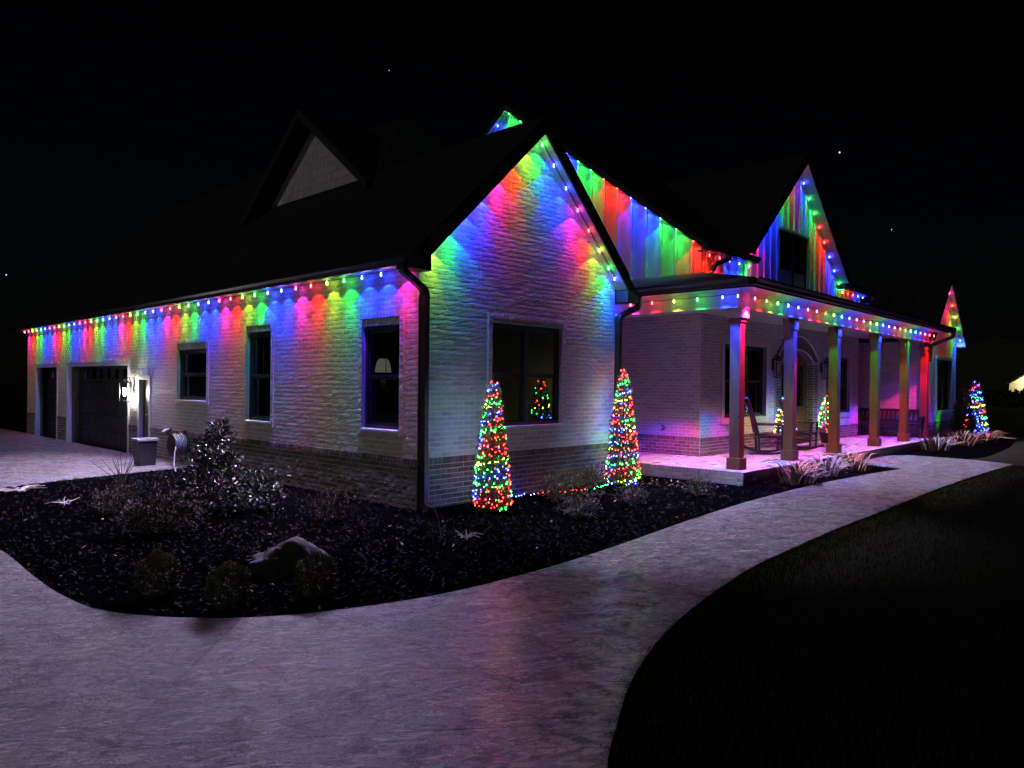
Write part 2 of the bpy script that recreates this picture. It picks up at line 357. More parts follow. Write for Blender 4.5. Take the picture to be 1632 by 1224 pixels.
def inside(poly, P):
    x, y = P[:, 0], P[:, 1]; c = np.zeros(len(P), bool); n = len(poly); j = n-1
    for i in range(n):
        xi, yi = poly[i]; xj, yj = poly[j]
        k = ((yi > y) != (yj > y)) & (x < (xj-xi)*(y-yi)/(yj-yi+1e-12)+xi); c ^= k; j = i
    return c
def scatter(poly, n, box):
    P = np.column_stack([rng.uniform(box[0], box[1], n), rng.uniform(box[2], box[3], n)]); return P[inside(poly, P)]
def cards(P, L, W, tilt, z0, rnd=None):
    """small bent leaf cards at points P(N,3); L,W arrays; returns verts, faces, rnd"""
    n = len(P); yaw = rng.uniform(0, 6.283, n); ti = rng.normal(0, tilt, n); ro = rng.normal(0, tilt, n)
    d = np.column_stack([np.cos(yaw)*np.cos(ti), np.sin(yaw)*np.cos(ti), np.sin(ti)])
    s = np.column_stack([-np.sin(yaw)*np.cos(ro), np.cos(yaw)*np.cos(ro), np.sin(ro)])
    L = L[:, None]; W = W[:, None]
    V = np.stack([P-d*L/2, P+s*W/2, P+d*L/2, P-s*W/2], 1).reshape(-1, 3)
    F = np.arange(4*n).reshape(-1, 4); R = np.repeat(rng.random(n) if rnd is None else rnd, 4)
    return V, F, R
# wood chips lying on the mulch (nobody could count them)
P = scatter(bed_poly, 42000, (-4.7, 10.6, -3.2, 6.7)); dcam = np.hypot(P[:, 0]+6, P[:, 1]+7.35); P = P[(dcam < 9) | (rng.random(len(P)) < .5)]
P3 = np.column_stack([P, -.04+rng.random(len(P))*.02]); n = len(P3)
V, F, R = cards(P3, rng.uniform(.025, .09, n), rng.uniform(.008, .022, n), .5, 0)
tag(np_mesh('mulch_chips', V, F, 'chip', None, R), 'black shredded wood chips covering the planting bed', 'mulch', kind='stuff')
# pale fallen leaves and scraps
P = scatter(bed_poly, 260, (-4.6, 9, -3.1, 5.5)); P2 = np.column_stack([rng.uniform(4.2, 5.4, 90), rng.uniform(-2.0, .4, 90)]); P = np.vstack([P, P2])
P3 = np.column_stack([P, np.full(len(P), -.012)]); n = len(P3)
V, F, R = cards(P3, rng.uniform(.02, .07, n), rng.uniform(.012, .035, n), .35, 0)
tag(np_mesh('fallen_leaves', V, F, 'litter', None, R), 'pale dry leaves scattered over the black mulch', 'fallen leaves', kind='stuff')

# grass blades, thick where the lawn meets the path
lawn_poly = lawn_s + [(-5.2, -14), (40, -14), (40, -4.6)]
pts = []
for dens, rad in ((20000, .22), (22000, 1.6), (26000, 7)):
    Q = rng.random((dens, 1))*(len(lawn_s)-1); i = Q.astype(int)[:, 0]; t = Q-i[:, None]; A = np.array(lawn_s)
    base = A[i]*(1-t)+A[np.minimum(i+1, len(A)-1)]*t
    off = np.abs(rng.normal(0, rad, dens))-(.03 if rad < .5 else 0); nrm = np.array([.15, -1.0]); pts.append(base + off[:, None]*nrm + rng.normal(0, .05, (dens, 2)))
P = np.vstack(pts); 
inlawn = inside(lawn_poly, P + np.array([0., -.05]) ) | inside(lawn_poly, P); P = P[inlawn]; P = P[np.hypot(P[:, 0]+6, P[:, 1]+7.35) > .8]
n = len(P); yaw = rng.uniform(0, 6.283, n); h = rng.uniform(.025, .06, n); lean = rng.uniform(.1, .9, n)*h; wd = rng.uniform(.0025, .005, n)
B = np.column_stack([P, np.full(n, -.07)]); s = np.column_stack([-np.sin(yaw), np.cos(yaw), np.zeros(n)])*wd[:, None]
T = B + np.column_stack([np.cos(yaw)*lean, np.sin(yaw)*lean, h]); Mid = B + np.column_stack([np.cos(yaw)*lean*.3, np.sin(yaw)*lean*.3, h*.6])
V = np.stack([B-s, B+s, Mid+s*.8, Mid-s*.8, T], 1).reshape(-1, 3); k = np.arange(n)*5
F = np.vstack([np.column_stack([k, k+1, k+2]), np.column_stack([k, k+2, k+3]), np.column_stack([k+3, k+2, k+4])])
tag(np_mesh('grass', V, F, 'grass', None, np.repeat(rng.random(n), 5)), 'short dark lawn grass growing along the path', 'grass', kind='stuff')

# far dark wood and distant lights
V = []; Fh = []
hw = MB(); ang = np.linspace(math.radians(-60), math.radians(150), 160); ht = 13 + 7*np.sin(ang*3.1+1) + rng.normal(0, 2.0, 160)
for k in range(159):
    a, b = ang[k], ang[k+1]; p = lambda t, r, z: (-6+r*math.cos(t), -7+r*math.sin(t), z)
    hw.quad(p(a, 330, -1), p(b, 330, -1), p(b, 335, ht[k+1]), p(a, 335, ht[k])); hw.quad(p(a, 335, ht[k]), p(b, 335, ht[k+1]), p(b, 360, 0), p(a, 360, 0))
tag(hw.build('hills', 'leaf_dark'), kind='structure')
def pix_ray(x, y, depth):
    dx, dy = x-816., y-612.; c, s = math.cos(-ROLL), math.sin(-ROLL); a = dx*c-dy*s; b = dx*s+dy*c-1.6
    return Vector((-5.999, -7.351, 1.59)) + depth*(w_ + a/FPX*r_ - b/FPX*u_)
def star_b(m, n, l, b): b.inputs['Emission Color'].default_value = (.85, .92, 1, 1); b.inputs['Emission Strength'].default_value = 1.2
M['star'] = material('starlight', star_b)
for (sx, sy, sr, lb) in [(620, 112, .32, 'faint star high above the front brick gable'), (1338, 243, .75, 'brightest star, to the right of the dormer peak'), (1421, 366, .34, 'faint star low in the sky right of the dormer'), (10, 438, .55, 'small white light low beyond the garage end')]:
    m = MB(); R_ = sr*.6
    m.lathe([(R_*math.sin(t), -R_*math.cos(t)) for t in np.linspace(.15, 3.0, 7)], 10)
    o = m.build('star', 'star'); o.location = pix_ray(sx, sy, 420); tag(o, lb, 'star')

# ------------------------------------------------------------------ the house
house = empty('house', (0, 0, 0))
tag(house, 'white painted brick farmhouse with dark roof, front gable, dormer and long porch', 'house')
# wall planes: map (u along wall, z, d outward)
def planeX(x0): return lambda u, z, d: (x0 - d, u, z)          # faces -X, u = Y
def planeY(y0): return lambda u, z, d: (u, y0 - d, z)          # faces -Y, u = X
CR = .0677; BL = .2032
def layout(u0, u1, z0, z1, holes, top=None, course=CR, blen=BL, phase=0):
    """running-bond rows clipped to the wall and its holes: rows of (u0,u1,z0,z1,full)"""
    out = []; k0 = int(math.floor((z0+1e-6)/course)) if phase is None else 0
    nrow = int(round((z1-z0)/course)); ch = (z1-z0)/max(nrow, 1)
    for r in range(nrow):
        a, b = z0+r*ch, z0+(r+1)*ch; mid = (a+b)/2; iv = [(u0, u1)]
        if top: 
            lo, hi = top(mid)
            iv = [(max(u0, lo), min(u1, hi))]
        for h in holes:
            if h[2] < mid < h[3]:
                iv = [q for (s, e) in iv for q in ((s, min(e, h[0])), (max(s, h[1]), e)) if q[1]-q[0] > .02]
        off = (r % 2)*blen/2
        for s, e in iv:
            if e-s < .02: continue
            k = math.floor((s-off)/blen)
            while True:
                p, q = off+k*blen, off+(k+1)*blen; k += 1
                if p >= e: break
                p2, q2 = max(p, s), min(q, e)
                if q2-p2 > .025: out.append((p2, q2, a, b, abs((q2-p2)-blen) < .002))
    return out
def brick_geo(rows, D, amp, nx, nz, joint=.010, chip=.0):
    """vectorised rough bricks -> (N,G,3) local (u,z,d) verts relative to each brick centre, faces, centres"""
    A = np.array([r[:4] for r in rows]); N = len(A)
    c = np.column_stack([(A[:, 0]+A[:, 1])/2, (A[:, 2]+A[:, 3])/2]); hw = (A[:, 1]-A[:, 0]-joint)/2; hh = (A[:, 3]-A[:, 2]-joint)/2
    S, T = np.meshgrid(np.linspace(-1, 1, nx+1), np.linspace(-1, 1, nz+1)); S = S.ravel(); T = T.ravel(); G = len(S)
    edge = (np.abs(S) > .99) | (np.abs(T) > .99); corner = (np.abs(S) > .99) & (np.abs(T) > .99)
    ins = min(.0035, D*2)
    U = S[None]*(hw[:, None]-ins); Zz = T[None]*(hh[:, None]-ins)
    dep = np.broadcast_to(D+rng.normal(0, amp*.6, (N, 1)), (N, G)).copy()
    dep += rng.normal(0, amp, (N, G))*np.where(edge, 1.0, .8)
    dep -= np.where(edge, min(.001, D*.15), 0); dep -= np.where(corner, chip*rng.random((N, G))*1.0, 0)
    dep += rng.normal(0, amp*1.2, (N, 1))*S[None]*.3 + rng.normal(0, amp, (N, 1))*T[None]*.35
    U += rng.normal(0, amp*.5, (N, G))*edge; Zz += rng.normal(0, amp*.5, (N, G))*edge
    dep = np.maximum(dep, .0002)
    # perimeter ring at the back
    idx = np.arange(G).reshape(nz+1, nx+1); ring = np.concatenate([idx[0, :-1], idx[:-1, -1], idx[-1, :0:-1], idx[:0:-1, 0]]); Pn = len(ring)
    Ub = S[ring][None]*hw[:, None]; Zb = T[ring][None]*hh[:, None]
    V = np.concatenate([np.stack([U, Zz, dep], -1), np.stack([Ub, Zb, np.full((N, Pn), -.004)], -1)], 1)
    F = [(idx[j, i], idx[j, i+1], idx[j+1, i+1], idx[j+1, i]) for j in range(nz) for i in range(nx)]
    for q in range(Pn): q2 = (q+1) % Pn; F.append((G+q, G+q2, ring[q2], ring[q]))
    return V, np.array(F), c
def put(V, plane, flip):
    u, z, d = V[..., 0], V[..., 1], V[..., 2]; x = plane(u, z, d)
    return np.stack([np.broadcast_to(x[0], u.shape), np.broadcast_to(x[1], u.shape), np.broadcast_to(x[2], u.shape)], -1)
def bricks_mesh(rows, plane, flip, mat, parent, name, D=.011, amp=.0022, nx=4, nz=2, chip=.006):
    V, F, c = brick_geo(rows, D, amp, nx, nz,   .011 if name == 'painted_bricks' else .010, chip); N, K = V.shape[:2]
    W = V.copy(); W[..., 0] += c[:, None, 0]; W[..., 1] += c[:, None, 1]
    X = put(W, plane, flip).reshape(-1, 3); FF = (F[None]+(np.arange(N)*K)[:, None, None]).reshape(-1, 4)
    if flip: FF = FF[:, ::-1]
    o = np_mesh(name, X, FF, mat, parent, np.repeat(rng.random(N), K)); o['kind'] = 'stuff'; return o
VARIANTS = {}
def brick_objects(rows, plane, flip, mat, parent, name, D=.011, amp=.0022, chip=.006, h=None):
    key = (name, flip, mat, id(plane))
    h = rows[0][3]-rows[0][2]
    V, F, _ = brick_geo([(-BL/2, BL/2, -h/2, h/2)]*14, D, amp, 4, 2, .011 if name == 'painted_brick' else .010, chip)
    o0 = np.array(plane(0., 0., 0.)); vs = []
    for k in range(14):
        X = put(V[k], plane, flip) - o0; FF = F[:, ::-1] if flip else F
        tmp = np_mesh(name, X, FF, mat, None, np.full(len(X), rng.random())); vs.append(tmp.data); bpy.data.objects.remove(tmp)
    for (a, b, c, d, _) in rows:
        o = bpy.data.objects.new(name, random.choice(vs)); o.location = plane((a+b)/2, (c+d)/2, 0.); o.parent = parent; COL.objects.link(o)
CAMXY = (-6.0, -7.35)
def wall(name, plane, flip, poly, holes):
    """mortar plane with real openings: cut by columns/rows so no booleans are needed"""
    us = sorted({p[0] for p in poly} | {h[k] for h in holes for k in (0, 1)}); 
    zmax = max(p[1] for p in poly); z0 = min(p[1] for p in poly)
    def topz(u):
        pts = sorted([p for p in poly if p[1] > z0+1e-6]); xs = [p[0] for p in pts]; zs = [p[1] for p in pts]; return float(np.interp(u, xs, zs))
    m = MB()
    for a, b in zip(us[:-1], us[1:]):
        if b-a < 1e-5: continue
        mid = (a+b)/2; hs = sorted([h for h in holes if h[0] <= mid <= h[1]], key=lambda h: h[2]); z = z0
        for h in hs:
            if h[2] > z+1e-4: m.poly([plane(a, z, 0), plane(b, z, 0), plane(b, h[2], 0), plane(a, h[2], 0)])
            z = max(z, h[3])
        m.poly([plane(a, z, 0), plane(b, z, 0), plane(b, topz(b), 0), plane(a, topz(a), 0)])
    return m
def brick_wall(plane, flip, poly, holes, wt, z0=-.1, top=None, single=0, single_base=0, nx=4, nz=2, umax_base=None, paint_amp=.0008, name='brick_wall'):
    """painted brick wall over an unpainted base with a rowlock course on top; returns the wall part"""
    us = [p[0] for p in poly]; u0, u1 = min(us), max(us); zt = max(p[1] for p in poly)
    w = wall(name, plane, flip, [p for p in poly], holes).build(name, 'paint_mortar', house)
    m = MB()   # grey mortar skin over the base, 2 mm proud of the painted mortar
    hs = [(max(h[0], u0), min(h[1], u1)) for h in holes if h[2] < wt-.01]; iv = [(u0, u1)]
    for h in hs: iv = [q for (s, e) in iv for q in ((s, min(e, h[0])), (max(s, h[1]), e)) if q[1]-q[0] > .01]
    for s, e in iv:
        m = MB(); m.poly([plane(s, z0, .003), plane(e, z0, .003), plane(e, wt, .003), plane(s, wt, .003)]); m.poly([plane(s, wt, .003), plane(e, wt, .003), plane(e, wt, 0), plane(s, wt, 0)]); m.build('base_mortar', 'mortar', w)
    RL = .095
    rows = layout(u0, u1, wt, zt, holes, top)
    base = layout(u0, u1, wt-RL-round((wt-RL-z0)/CR)*CR, wt-RL, holes)
    lock = layout(u0, u1, wt-RL, wt, holes, None, RL, .0737)
    dist = lambda r: math.dist(plane((r[0]+r[1])/2, 0, 0)[:2], CAMXY) + abs((r[2]+r[3])/2-1.6)*.2
    if single:
        full = sorted([r for r in rows if r[4]], key=dist)[:single]; ids = {id(r) for r in full}; brick_objects(full, plane, flip, 'paint_brick', w, 'painted_brick', .0027, paint_amp, .0055)
        rows = [r for r in rows if id(r) not in ids]
    if single_base:
        full = sorted([r for r in base if r[4]], key=dist)[:single_base]; ids = {id(r) for r in full}; pl3 = lambda u, z, d: plane(u, z, d+.003)
        brick_objects(full, pl3, flip, 'base_brick', w, 'base_brick', .008, .0012, .003); base = [r for r in base if id(r) not in ids]
    if rows: bricks_mesh(rows, plane, flip, 'paint_brick', w, 'painted_bricks', .0027, paint_amp, nx, nz, .0055)
    pl3 = lambda u, z, d: plane(u, z, d+.003)
    if base: bricks_mesh(base, pl3, flip, 'base_brick', w, 'base_bricks', .008, .0012, min(nx, 3), nz, .003)
    if lock: bricks_mesh(lock, pl3, flip, 'base_brick', w, 'rowlock_bricks', .016, .0015, 2, 2, .003)
    return w

def pbox(m, plane, u0, u1, z0, z1, d0, d1):
    P = [plane(u, z, d) for d in (d0, d1) for z in (z0, z1) for u in (u0, u1)]; i = len(m.v); m.v += P
    m.f += [tuple(i+k for k in q) for q in ((0, 2, 3, 1), (4, 5, 7, 6), (0, 1, 5, 4), (2, 6, 7, 3), (0, 4, 6, 2), (1, 3, 7, 5))]; return m
def fix(o):
    bm = bmesh.new(); bm.from_mesh(o.data); bmesh.ops.recalc_face_normals(bm, faces=bm.faces[:]); bm.to_mesh(o.data); bm.free(); return o
def window(plane, flip, u0, u1, z0, z1, units=1, surround=.085, reveal=.11, glass='glass', lintel=.10, trim='brick', blind=False):
    """u0..z1: outer edge of the surround. Sash window set back in its reveal."""
    s = surround; a, b, c, d = u0+s, u1-s, z0+s, z1-s
    fr = MB(); e = .045; rv = -reveal
    pbox(fr, plane, a, a+e, c, d-lintel, rv, rv+.06); pbox(fr, plane, b-e, b, c, d-lintel, rv, rv+.06); pbox(fr, plane, a+e, b-e, c, c+e, rv, rv+.06); pbox(fr, plane, a+e, b-e, d-lintel-e*1.3, d-lintel, rv, rv+.06)
    f = fix(fr.build('window', 'frame', house, .004))
    # reveal faces and lintel
    m = MB(); pbox(m, plane, a-.012, a, c, d, rv-.02, .012); pbox(m, plane, b, b+.012, c, d, rv-.02, .012); pbox(m, plane, a, b, d, d+.012, rv-.02, .012)
    fix(m.build('reveal', 'paint_brick' if trim == 'brick' else 'white', f))
    m = MB(); pbox(m, plane, a-.0, b+.0, c-.03, c, rv-.02, .034); fix(m.build('sill', 'paint_mortar' if trim == 'brick' else 'white', f, .004))
    if trim == 'brick':
        if lintel: bricks_mesh(layout(a, b, d-lintel, d, [], None, lintel, .066), lambda u, z, dd: plane(u, z, dd-.02), flip, 'paint_brick', f, 'lintel_bricks', .02, .0015, 2, 2, .003); m = MB(); pbox(m, plane, a, b, d-lintel, d, rv, -.012); fix(m.build('lintel', 'paint_mortar', f))
        rows = layout(u0, u1, z1-s, z1, [], None, s, .068) + layout(u0, u1, z0, z0+s-.03, [], None, s, .068)
        col = []
        for p, q in ((u0, u0+s), (u1-s, u1)):
            nz = int((z1-z0-2*s)/.068)
            for k in range(nz): hh = (z1-z0-2*s)/nz; col.append((p, q, z0+s+k*hh, z0+s+(k+1)*hh, False))
        bricks_mesh(rows+col, plane, flip, 'paint_brick', f, 'surround_bricks', .020, .0014, 2, 2, .003)
        m = MB()
        for q in ((u0, u1, z1-s, z1), (u0, u1, z0, z0+s-.03), (u0, u0+s, z0+s-.03, z1-s), (u1-s, u1, z0+s-.03, z1-s)): pbox(m, plane, *q, 0, .0155)
        fix(m.build('surround_mortar', 'paint_mortar', f))
    else:
        m = MB()
        for q in ((u0-.02, u1+.02, z1-s, z1, .045), (u0, u1, z0, z0+s-.03, .03), (u0, u0+s, z0+s-.03, z1-s, .03), (u1-s, u1, z0+s-.03, z1-s, .03)): pbox(m, plane, *q[:4], -.02, q[4])
        fix(m.build('trim', 'white', f, .004))
        m = MB()
        for q in ((u0+.03, u1-.03, z1-s+.02, z1-.02),): pbox(m, plane, *q, .045, .058)
        fix(m.build('trim_cap', 'white', f))
    L, Rr = a+e, b-e; n = units; wdt = (Rr-L)/n; zm = (c+d-lintel)/2
    for k in range(n):
        p, q = L+k*wdt, L+(k+1)*wdt
        if k > 0: m = MB(); pbox(m, plane, p-.045, p+.045, c+e, d-lintel-e, rv, rv+.065); fix(m.build('mullion', 'frame', f, .003))
        pp = p+(.045 if k > 0 else 0); qq = q-(.045 if k < n-1 else 0)
        for (za, zb, dd) in ((c+e, zm, .012), (zm, d-lintel-e*1.3, .03)):
            m = MB(); t = .035
            pbox(m, plane, pp, pp+t, za, zb, rv+dd-.02, rv+dd); pbox(m, plane, qq-t, qq, za, zb, rv+dd-.02, rv+dd); pbox(m, plane, pp+t, qq-t, za, za+t, rv+dd-.02, rv+dd+.002); pbox(m, plane, pp+t, qq-t, zb-t, zb, rv+dd-.02, rv+dd+.002)
            fix(m.build('sash', 'frame', f, .002))
            m = MB(); pbox(m, plane, pp+t, qq-t, za+t, zb-t, rv+dd-.016, rv+dd-.011); fix(m.build('pane', glass, f))
            if glass == 'clear' and units == 1 and zb > zm+.01:
                m = MB(); um = (pp+qq)/2; pbox(m, plane, um-.006, um+.006, za+t, zb-t, rv+dd-.010, rv+dd-.004); fix(m.build('muntin', 'frame', f))
    return f

GX = planeX(0.0); GY = planeY(0.0)
SIDE_WT = .622
W3 = (.286, 1.31, .885, 2.577); W2 = (3.715, 4.74, .857, 2.64); W1 = (6.14, 7.65, 1.15, 2.44)
DOOR = (8.95, 9.68, -.1, 1.72); GR = (10.2, 14.83, -.1, 2.04); GL = (15.62, 17.85, -.1, 2.04)
GW = (1.262, 3.0, .903, 2.625)
sideW = brick_wall(GX, True, [(0, -.1), (18.8, -.1), (18.8, 3.12), (0, 3.12)], [W3, W2, W1, DOOR, GR, GL], SIDE_WT, single=150, single_base=150, nx=3, nz=2)
RZ0 = 3.21; RX0 = -.32; RS = .96; RXM = 2.17     # wing roof: top plane z = RZ0 + RS*(X-RX0), ridge at RXM
apexT = RZ0 + RS*(RXM-RX0); UND = .24            # vertical thickness of the rake
gtop = lambda u: apexT-UND - RS*abs(u-RXM)
def gspan(z): h = (apexT-UND-z)/RS; return (RXM-h, RXM+h)
WG = 4.34
gableW = brick_wall(GY, False, [(0, -.1), (WG, -.1), (WG, gtop(WG)), (RXM, gtop(RXM)), (0, gtop(0))], [GW], SIDE_WT, top=gspan, single=150, single_base=150, paint_amp=.0008)
for hole, un, gl in ((W3, 1, 'clear'), (W2, 1, 'clear'), (W1, 1, 'glass')): window(GX, True, *hole, un, glass=gl, lintel=.10 if hole is not W1 else .12)
window(GY, False, *GW, 2, lintel=.05, glass='clear')
# corner bead of the wing: end faces of the brickwork
# side door with white jamb
m = MB(); pbox(m, GX, 8.95, 9.04, -.1, 1.72, -.14, .02); pbox(m, GX, 9.60, 9.68, -.1, 1.72, -.14, .02); pbox(m, GX, 9.04, 9.60, 1.63, 1.72, -.14, .02)
dr = fix(m.build('door_frame', 'white', house, .004))
m = MB(); pbox(m, GX, 9.04, 9.60, -.1, 1.63, -.12, -.08); fix(m.build('door', 'garage', dr, .003))
bricks_mesh(layout(8.86, 9.76, 1.72, 1.86, [], None, .14, .066), GX, True, 'paint_brick', dr, 'lintel_bricks', .022, .0015, 2, 2, .003)
m = MB().tube([(-.0+.08, 9.14, .86), (-.0-.0, 9.14, .86), (-.0, 9.24, .86)], .012, 8); m.build('handle', 'black', dr, 0, True)
# garage doors: five sections each, top one with narrow lights
for (a, b, nlite) in ((GR[0], GR[1], 4), (GL[0], GL[1], 2)):
    m = MB(); pbox(m, GX, a, a+.09, -.1, 2.04, -.3, .02); pbox(m, GX, b-.09, b, -.1, 2.04, -.3, .02); pbox(m, GX, a+.09, b-.09, 1.97, 2.04, -.3, .02)
    gd = fix(m.build('garage_door', 'white' , house, .004)); gd['label'] = 'charcoal sectional garage door in white jambs'
    m = MB(); pbox(m, GX, b-.30, b-.09, -.1, 1.97, -.28, -.1); fix(m.build('door_track', 'frame', gd))
    zs = np.linspace(-.06, 1.97, 6)
    for k in range(5):
        m = MB(); pbox(m, GX, a+.09, b-.09, zs[k]+.006, zs[k+1]-.006, -.26, -.22)
        nb = 8 if b-a > 3 else 4; ww = (b-a-.18)/nb
        for q in range(nb):
            if k < 4: pbox(m, GX, a+.09+q*ww+.05, a+.09+(q+1)*ww-.05, zs[k]+.07, zs[k+1]-.07, -.22, -.210)
        fix(m.build('door_section', 'garage', gd, .004))
    for q in range(nlite*2):
        uu = a+.09+(q+.5)*(b-a-.18)/(nlite*2); m = MB(); pbox(m, GX, uu-.11, uu+.11, zs[4]+.10, zs[5]-.08, -.22, -.212); fix(m.build('door_light', 'glass', gd))
bricks_mesh(layout(GR[0]-.06, GR[1]+.06, 2.04, 2.13, [], None, .09, .068)+layout(GL[0]-.06, GL[1]+.06, 2.04, 2.13, [], None, .09, .068), GX, True, 'paint_brick', sideW, 'header_bricks', .028, .0014, 2, 2, .003)
# far end wall and back walls (plain)
m = MB().poly([(0, 18.8, -.1), (8.8, 18.8, -.1), (8.8, 18.8, 3.1), (4.4, 18.8, 7.4), (0, 18.8, 3.1)]); m.build('end_wall', 'paint_mortar', house)
m = MB().poly([(WG, 0, -.1), (WG, 3.2, -.1), (WG, 3.2, 3.3), (WG, 0, gtop(WG))]); m.build('return_wall', 'paint_mortar', house)

# --- wing and garage roofs
def slab(m, pts, t): return m.prism(pts, (0, 0, -t))
OH = .25; YF = -OH; GYE = 19.1; RIDX = 4.4; RIDZ = RZ0+RS*(RIDX-RX0); RY = 6.0
zt = lambda x: RZ0+RS*(x-RX0)
roof = MB()
slab(roof, [(RX0, YF, zt(RX0)), (RXM, YF, apexT), (RXM, 4.4, apexT), (RX0, 4.4, zt(RX0))], .10)
xR = 2*RXM-RX0
slab(roof, [(RXM, YF, apexT), (xR, YF, zt(RX0)), (xR, 4.4, zt(RX0)), (RXM, 4.4, apexT)], .10)
yh = RY-(RIDZ-apexT)
slab(roof, [(RX0, 4.4, zt(RX0)), (RXM, 4.4, apexT), (RXM, yh, apexT), (RIDX, RY, RIDZ), (RIDX, GYE, RIDZ), (RX0, GYE, zt(RX0))], .10)
slab(roof, [(RIDX, RY, RIDZ), (RXM, yh, apexT), (2*RIDX-RXM, yh, apexT)], .10)
slab(roof, [(RIDX, RY, RIDZ), (2*RIDX-RXM, yh, apexT), (9.1, yh, zt(RX0)), (9.1, GYE, zt(RX0)), (RIDX, GYE, RIDZ)], .10)
fix(roof.build('roof', 'shingle', house))
# side soffit, fascia, gutter
m = MB().box(RX0, 0, YF+.02, GYE-.1, 3.105, 3.115); m.build('eave_soffit', 'soffit', house)
m = MB().box(RX0-.025, RX0, YF, GYE, 3.08, 3.215); m.build('fascia', 'fascia', house)
def gutter(path, out, name='gutter', parent=None):
    """K-style gutter along a straight path (two points); out = outward unit vector"""
    a, b = Vector(path[0]), Vector(path[1]); o = Vector(out); prof = [(0, .12), (0, 0), (.07, 0), (.085, .05), (.12, .085), (.12, .12), (.108, .12), (.108, .09), (.07, .055), (.06, .012), (.012, .012), (.012, .12)]
    mm = MB(); mm.prism([tuple(a+o*p+Vector((0, 0, q))) for p, q in prof], b-a); return fix(mm.build(name, 'black', parent or house))
gut = gutter(((RX0-.027, YF-.02, 3.065), (RX0-.027, GYE+.05, 3.065)), (-1, 0, 0))
# rake boards of the front gable
def rake(xm, zap, s, half, y_face, y_wall, und, right_boards=True, left_boards=True, lit='soffit'):
    """sloped fascia boards plus soffit boards for a gable facing -Y. zap = top of roof at the ridge"""
    for sg in (-1, 1):
        p = lambda h, z: (xm+sg*h, y_face, zap-s*h+z)
        mm = MB().prism([p(0, .012), p(half, .012), p(half, -und-.03), p(0, -und-.03)], (0, -.025, 0)); fix(mm.build('rake_board', 'fascia', house))
        n = int(half*math.hypot(1, s)/.16)
        for k in range(n):
            h0 = half*k/n; h1 = half*(k+1)/n - .006
            q = lambda h, y, z=0: (xm+sg*h, y, zap-und-s*h+z)
            mm = MB().prism([q(h0, y_face), q(h1, y_face), q(h1, y_wall), q(h0, y_wall)], (0, 0, .02 + .003*(k % 2))); fix(mm.build('soffit_board', lit, house))
        mm = MB().prism([(xm, y_face, zap-und+.03), (xm+sg*half, y_face, zap-und-s*half+.03), (xm+sg*half, y_wall, zap-und-s*half+.03), (xm, y_wall, zap-und+.03)], (0, 0, .08)); fix(mm.build('soffit_backing', 'fascia', house))
rake(RXM, apexT, RS, RXM-RX0-.28, YF, 0.0, UND)
# eave returns
m = MB().box(RX0-.05, -.02, YF-.02, -.003, 3.03, 3.235); m.build('eave_return', 'fascia', house)
m = MB().box(WG+.03, xR+.02, YF-.0, -.003, 3.03, 3.235); m.build('eave_return', 'fascia', house)
# downspout of the side gutter
def downspout(path, name='downspout', parent=None, w=.05, h=.038):
    pts = [Vector(path[0])]
    for k in range(1, len(path)-1):   # round the bends
        a, b, c = Vector(path[k-1]), Vector(path[k]), Vector(path[k+1]); r = min(.07, (b-a).length*.45, (c-b).length*.45)
        p0 = b+(a-b).normalized()*r; p1 = b+(c-b).normalized()*r
        for t in (0, .33, .66, 1): pts.append(p0.lerp(b, t).lerp(b.lerp(p1, t), t))
    pts.append(Vector(path[-1])); mm = MB().tube(pts, 0, 4, True, (w, h)); return fix(mm.build(name, 'black', parent or house, .006))
downspout([(-.40, -.17, 3.10), (-.40, -.17, 3.0), (.06, -.06, 2.80), (.06, -.06, .02), (.04, -.22, -.03)])
m = MB()
for z in (2.55, .5): m.box(.0, .13, -.022, -.012, z, z+.03)
m.build('downspout_strap', 'black', house)
m = MB().box(.132, .168, -.05, -.012, -.08, .70); m.build('conduit', 'hose', house, .004)
# downspout at the other corner of the gable
downspout([(4.80, -.18, 3.12), (4.80, -.18, 2.98), (4.36, -.07, 2.78), (4.36, -.07, .0), (4.36, -.2, -.04)])
gutter(((xR+.02, YF, 3.06), (xR+.02, 1.5, 3.06)), (1, 0, 0))

# --- shingled dormer on the garage roof, facing -X
DX = 2.0; DY0, DZA, DS = 5.8, 6.90, .785; base_z = zt(DX)+.01
half = (DZA-base_z)/DS
m = MB().poly([(DX, DY0-half, base_z), (DX, DY0, DZA), (DX, DY0+half, base_z)]); dw = m.build('dormer_wall', 'siding', house)
vs, fs = MB(), None
row_h = .17; sh = MB(); rr = []
z = base_z
while z < DZA-.05:
    z1_ = min(z+row_h, DZA); hw_ = (DZA-z)/DS-.02; u = -hw_
    while u < hw_:
        wsh = random.uniform(.09, .19); e = min(u+wsh, hw_)-.006; hz = lambda q: DZA-DS*abs(q)
        ja = random.uniform(0, .02); d = .012+random.uniform(0, .006)
        zt0, zt1 = min(z1_+.02, hz(u)-.01), min(z1_+.02, hz(e)-.01)
        if zt0 > z+.01 or zt1 > z+.01:
            zt0, zt1 = max(zt0, z+.005), max(zt1, z+.005)
            sh.prism([(DX-d, DY0+u, z-ja*.3), (DX-d, DY0+e, z-ja*.3), (DX-.004, DY0+e, zt1), (DX-.004, DY0+u, zt0)], (.003, 0, 0)); rr += [random.random()]*8
        u += wsh
    z += row_h
so = fix(sh.build('shakes', 'shake', dw)); so['kind'] = 'stuff'; a = so.data.attributes.new('rnd', 'FLOAT', 'POINT'); a.data.foreach_set('value', rr[:len(so.data.vertices)])
XF = DX-.38; ztop = DZA+.16; hh = 2.36
dr_ = MB()
back = lambda zz: (zz-RZ0)/RS+RX0+.05
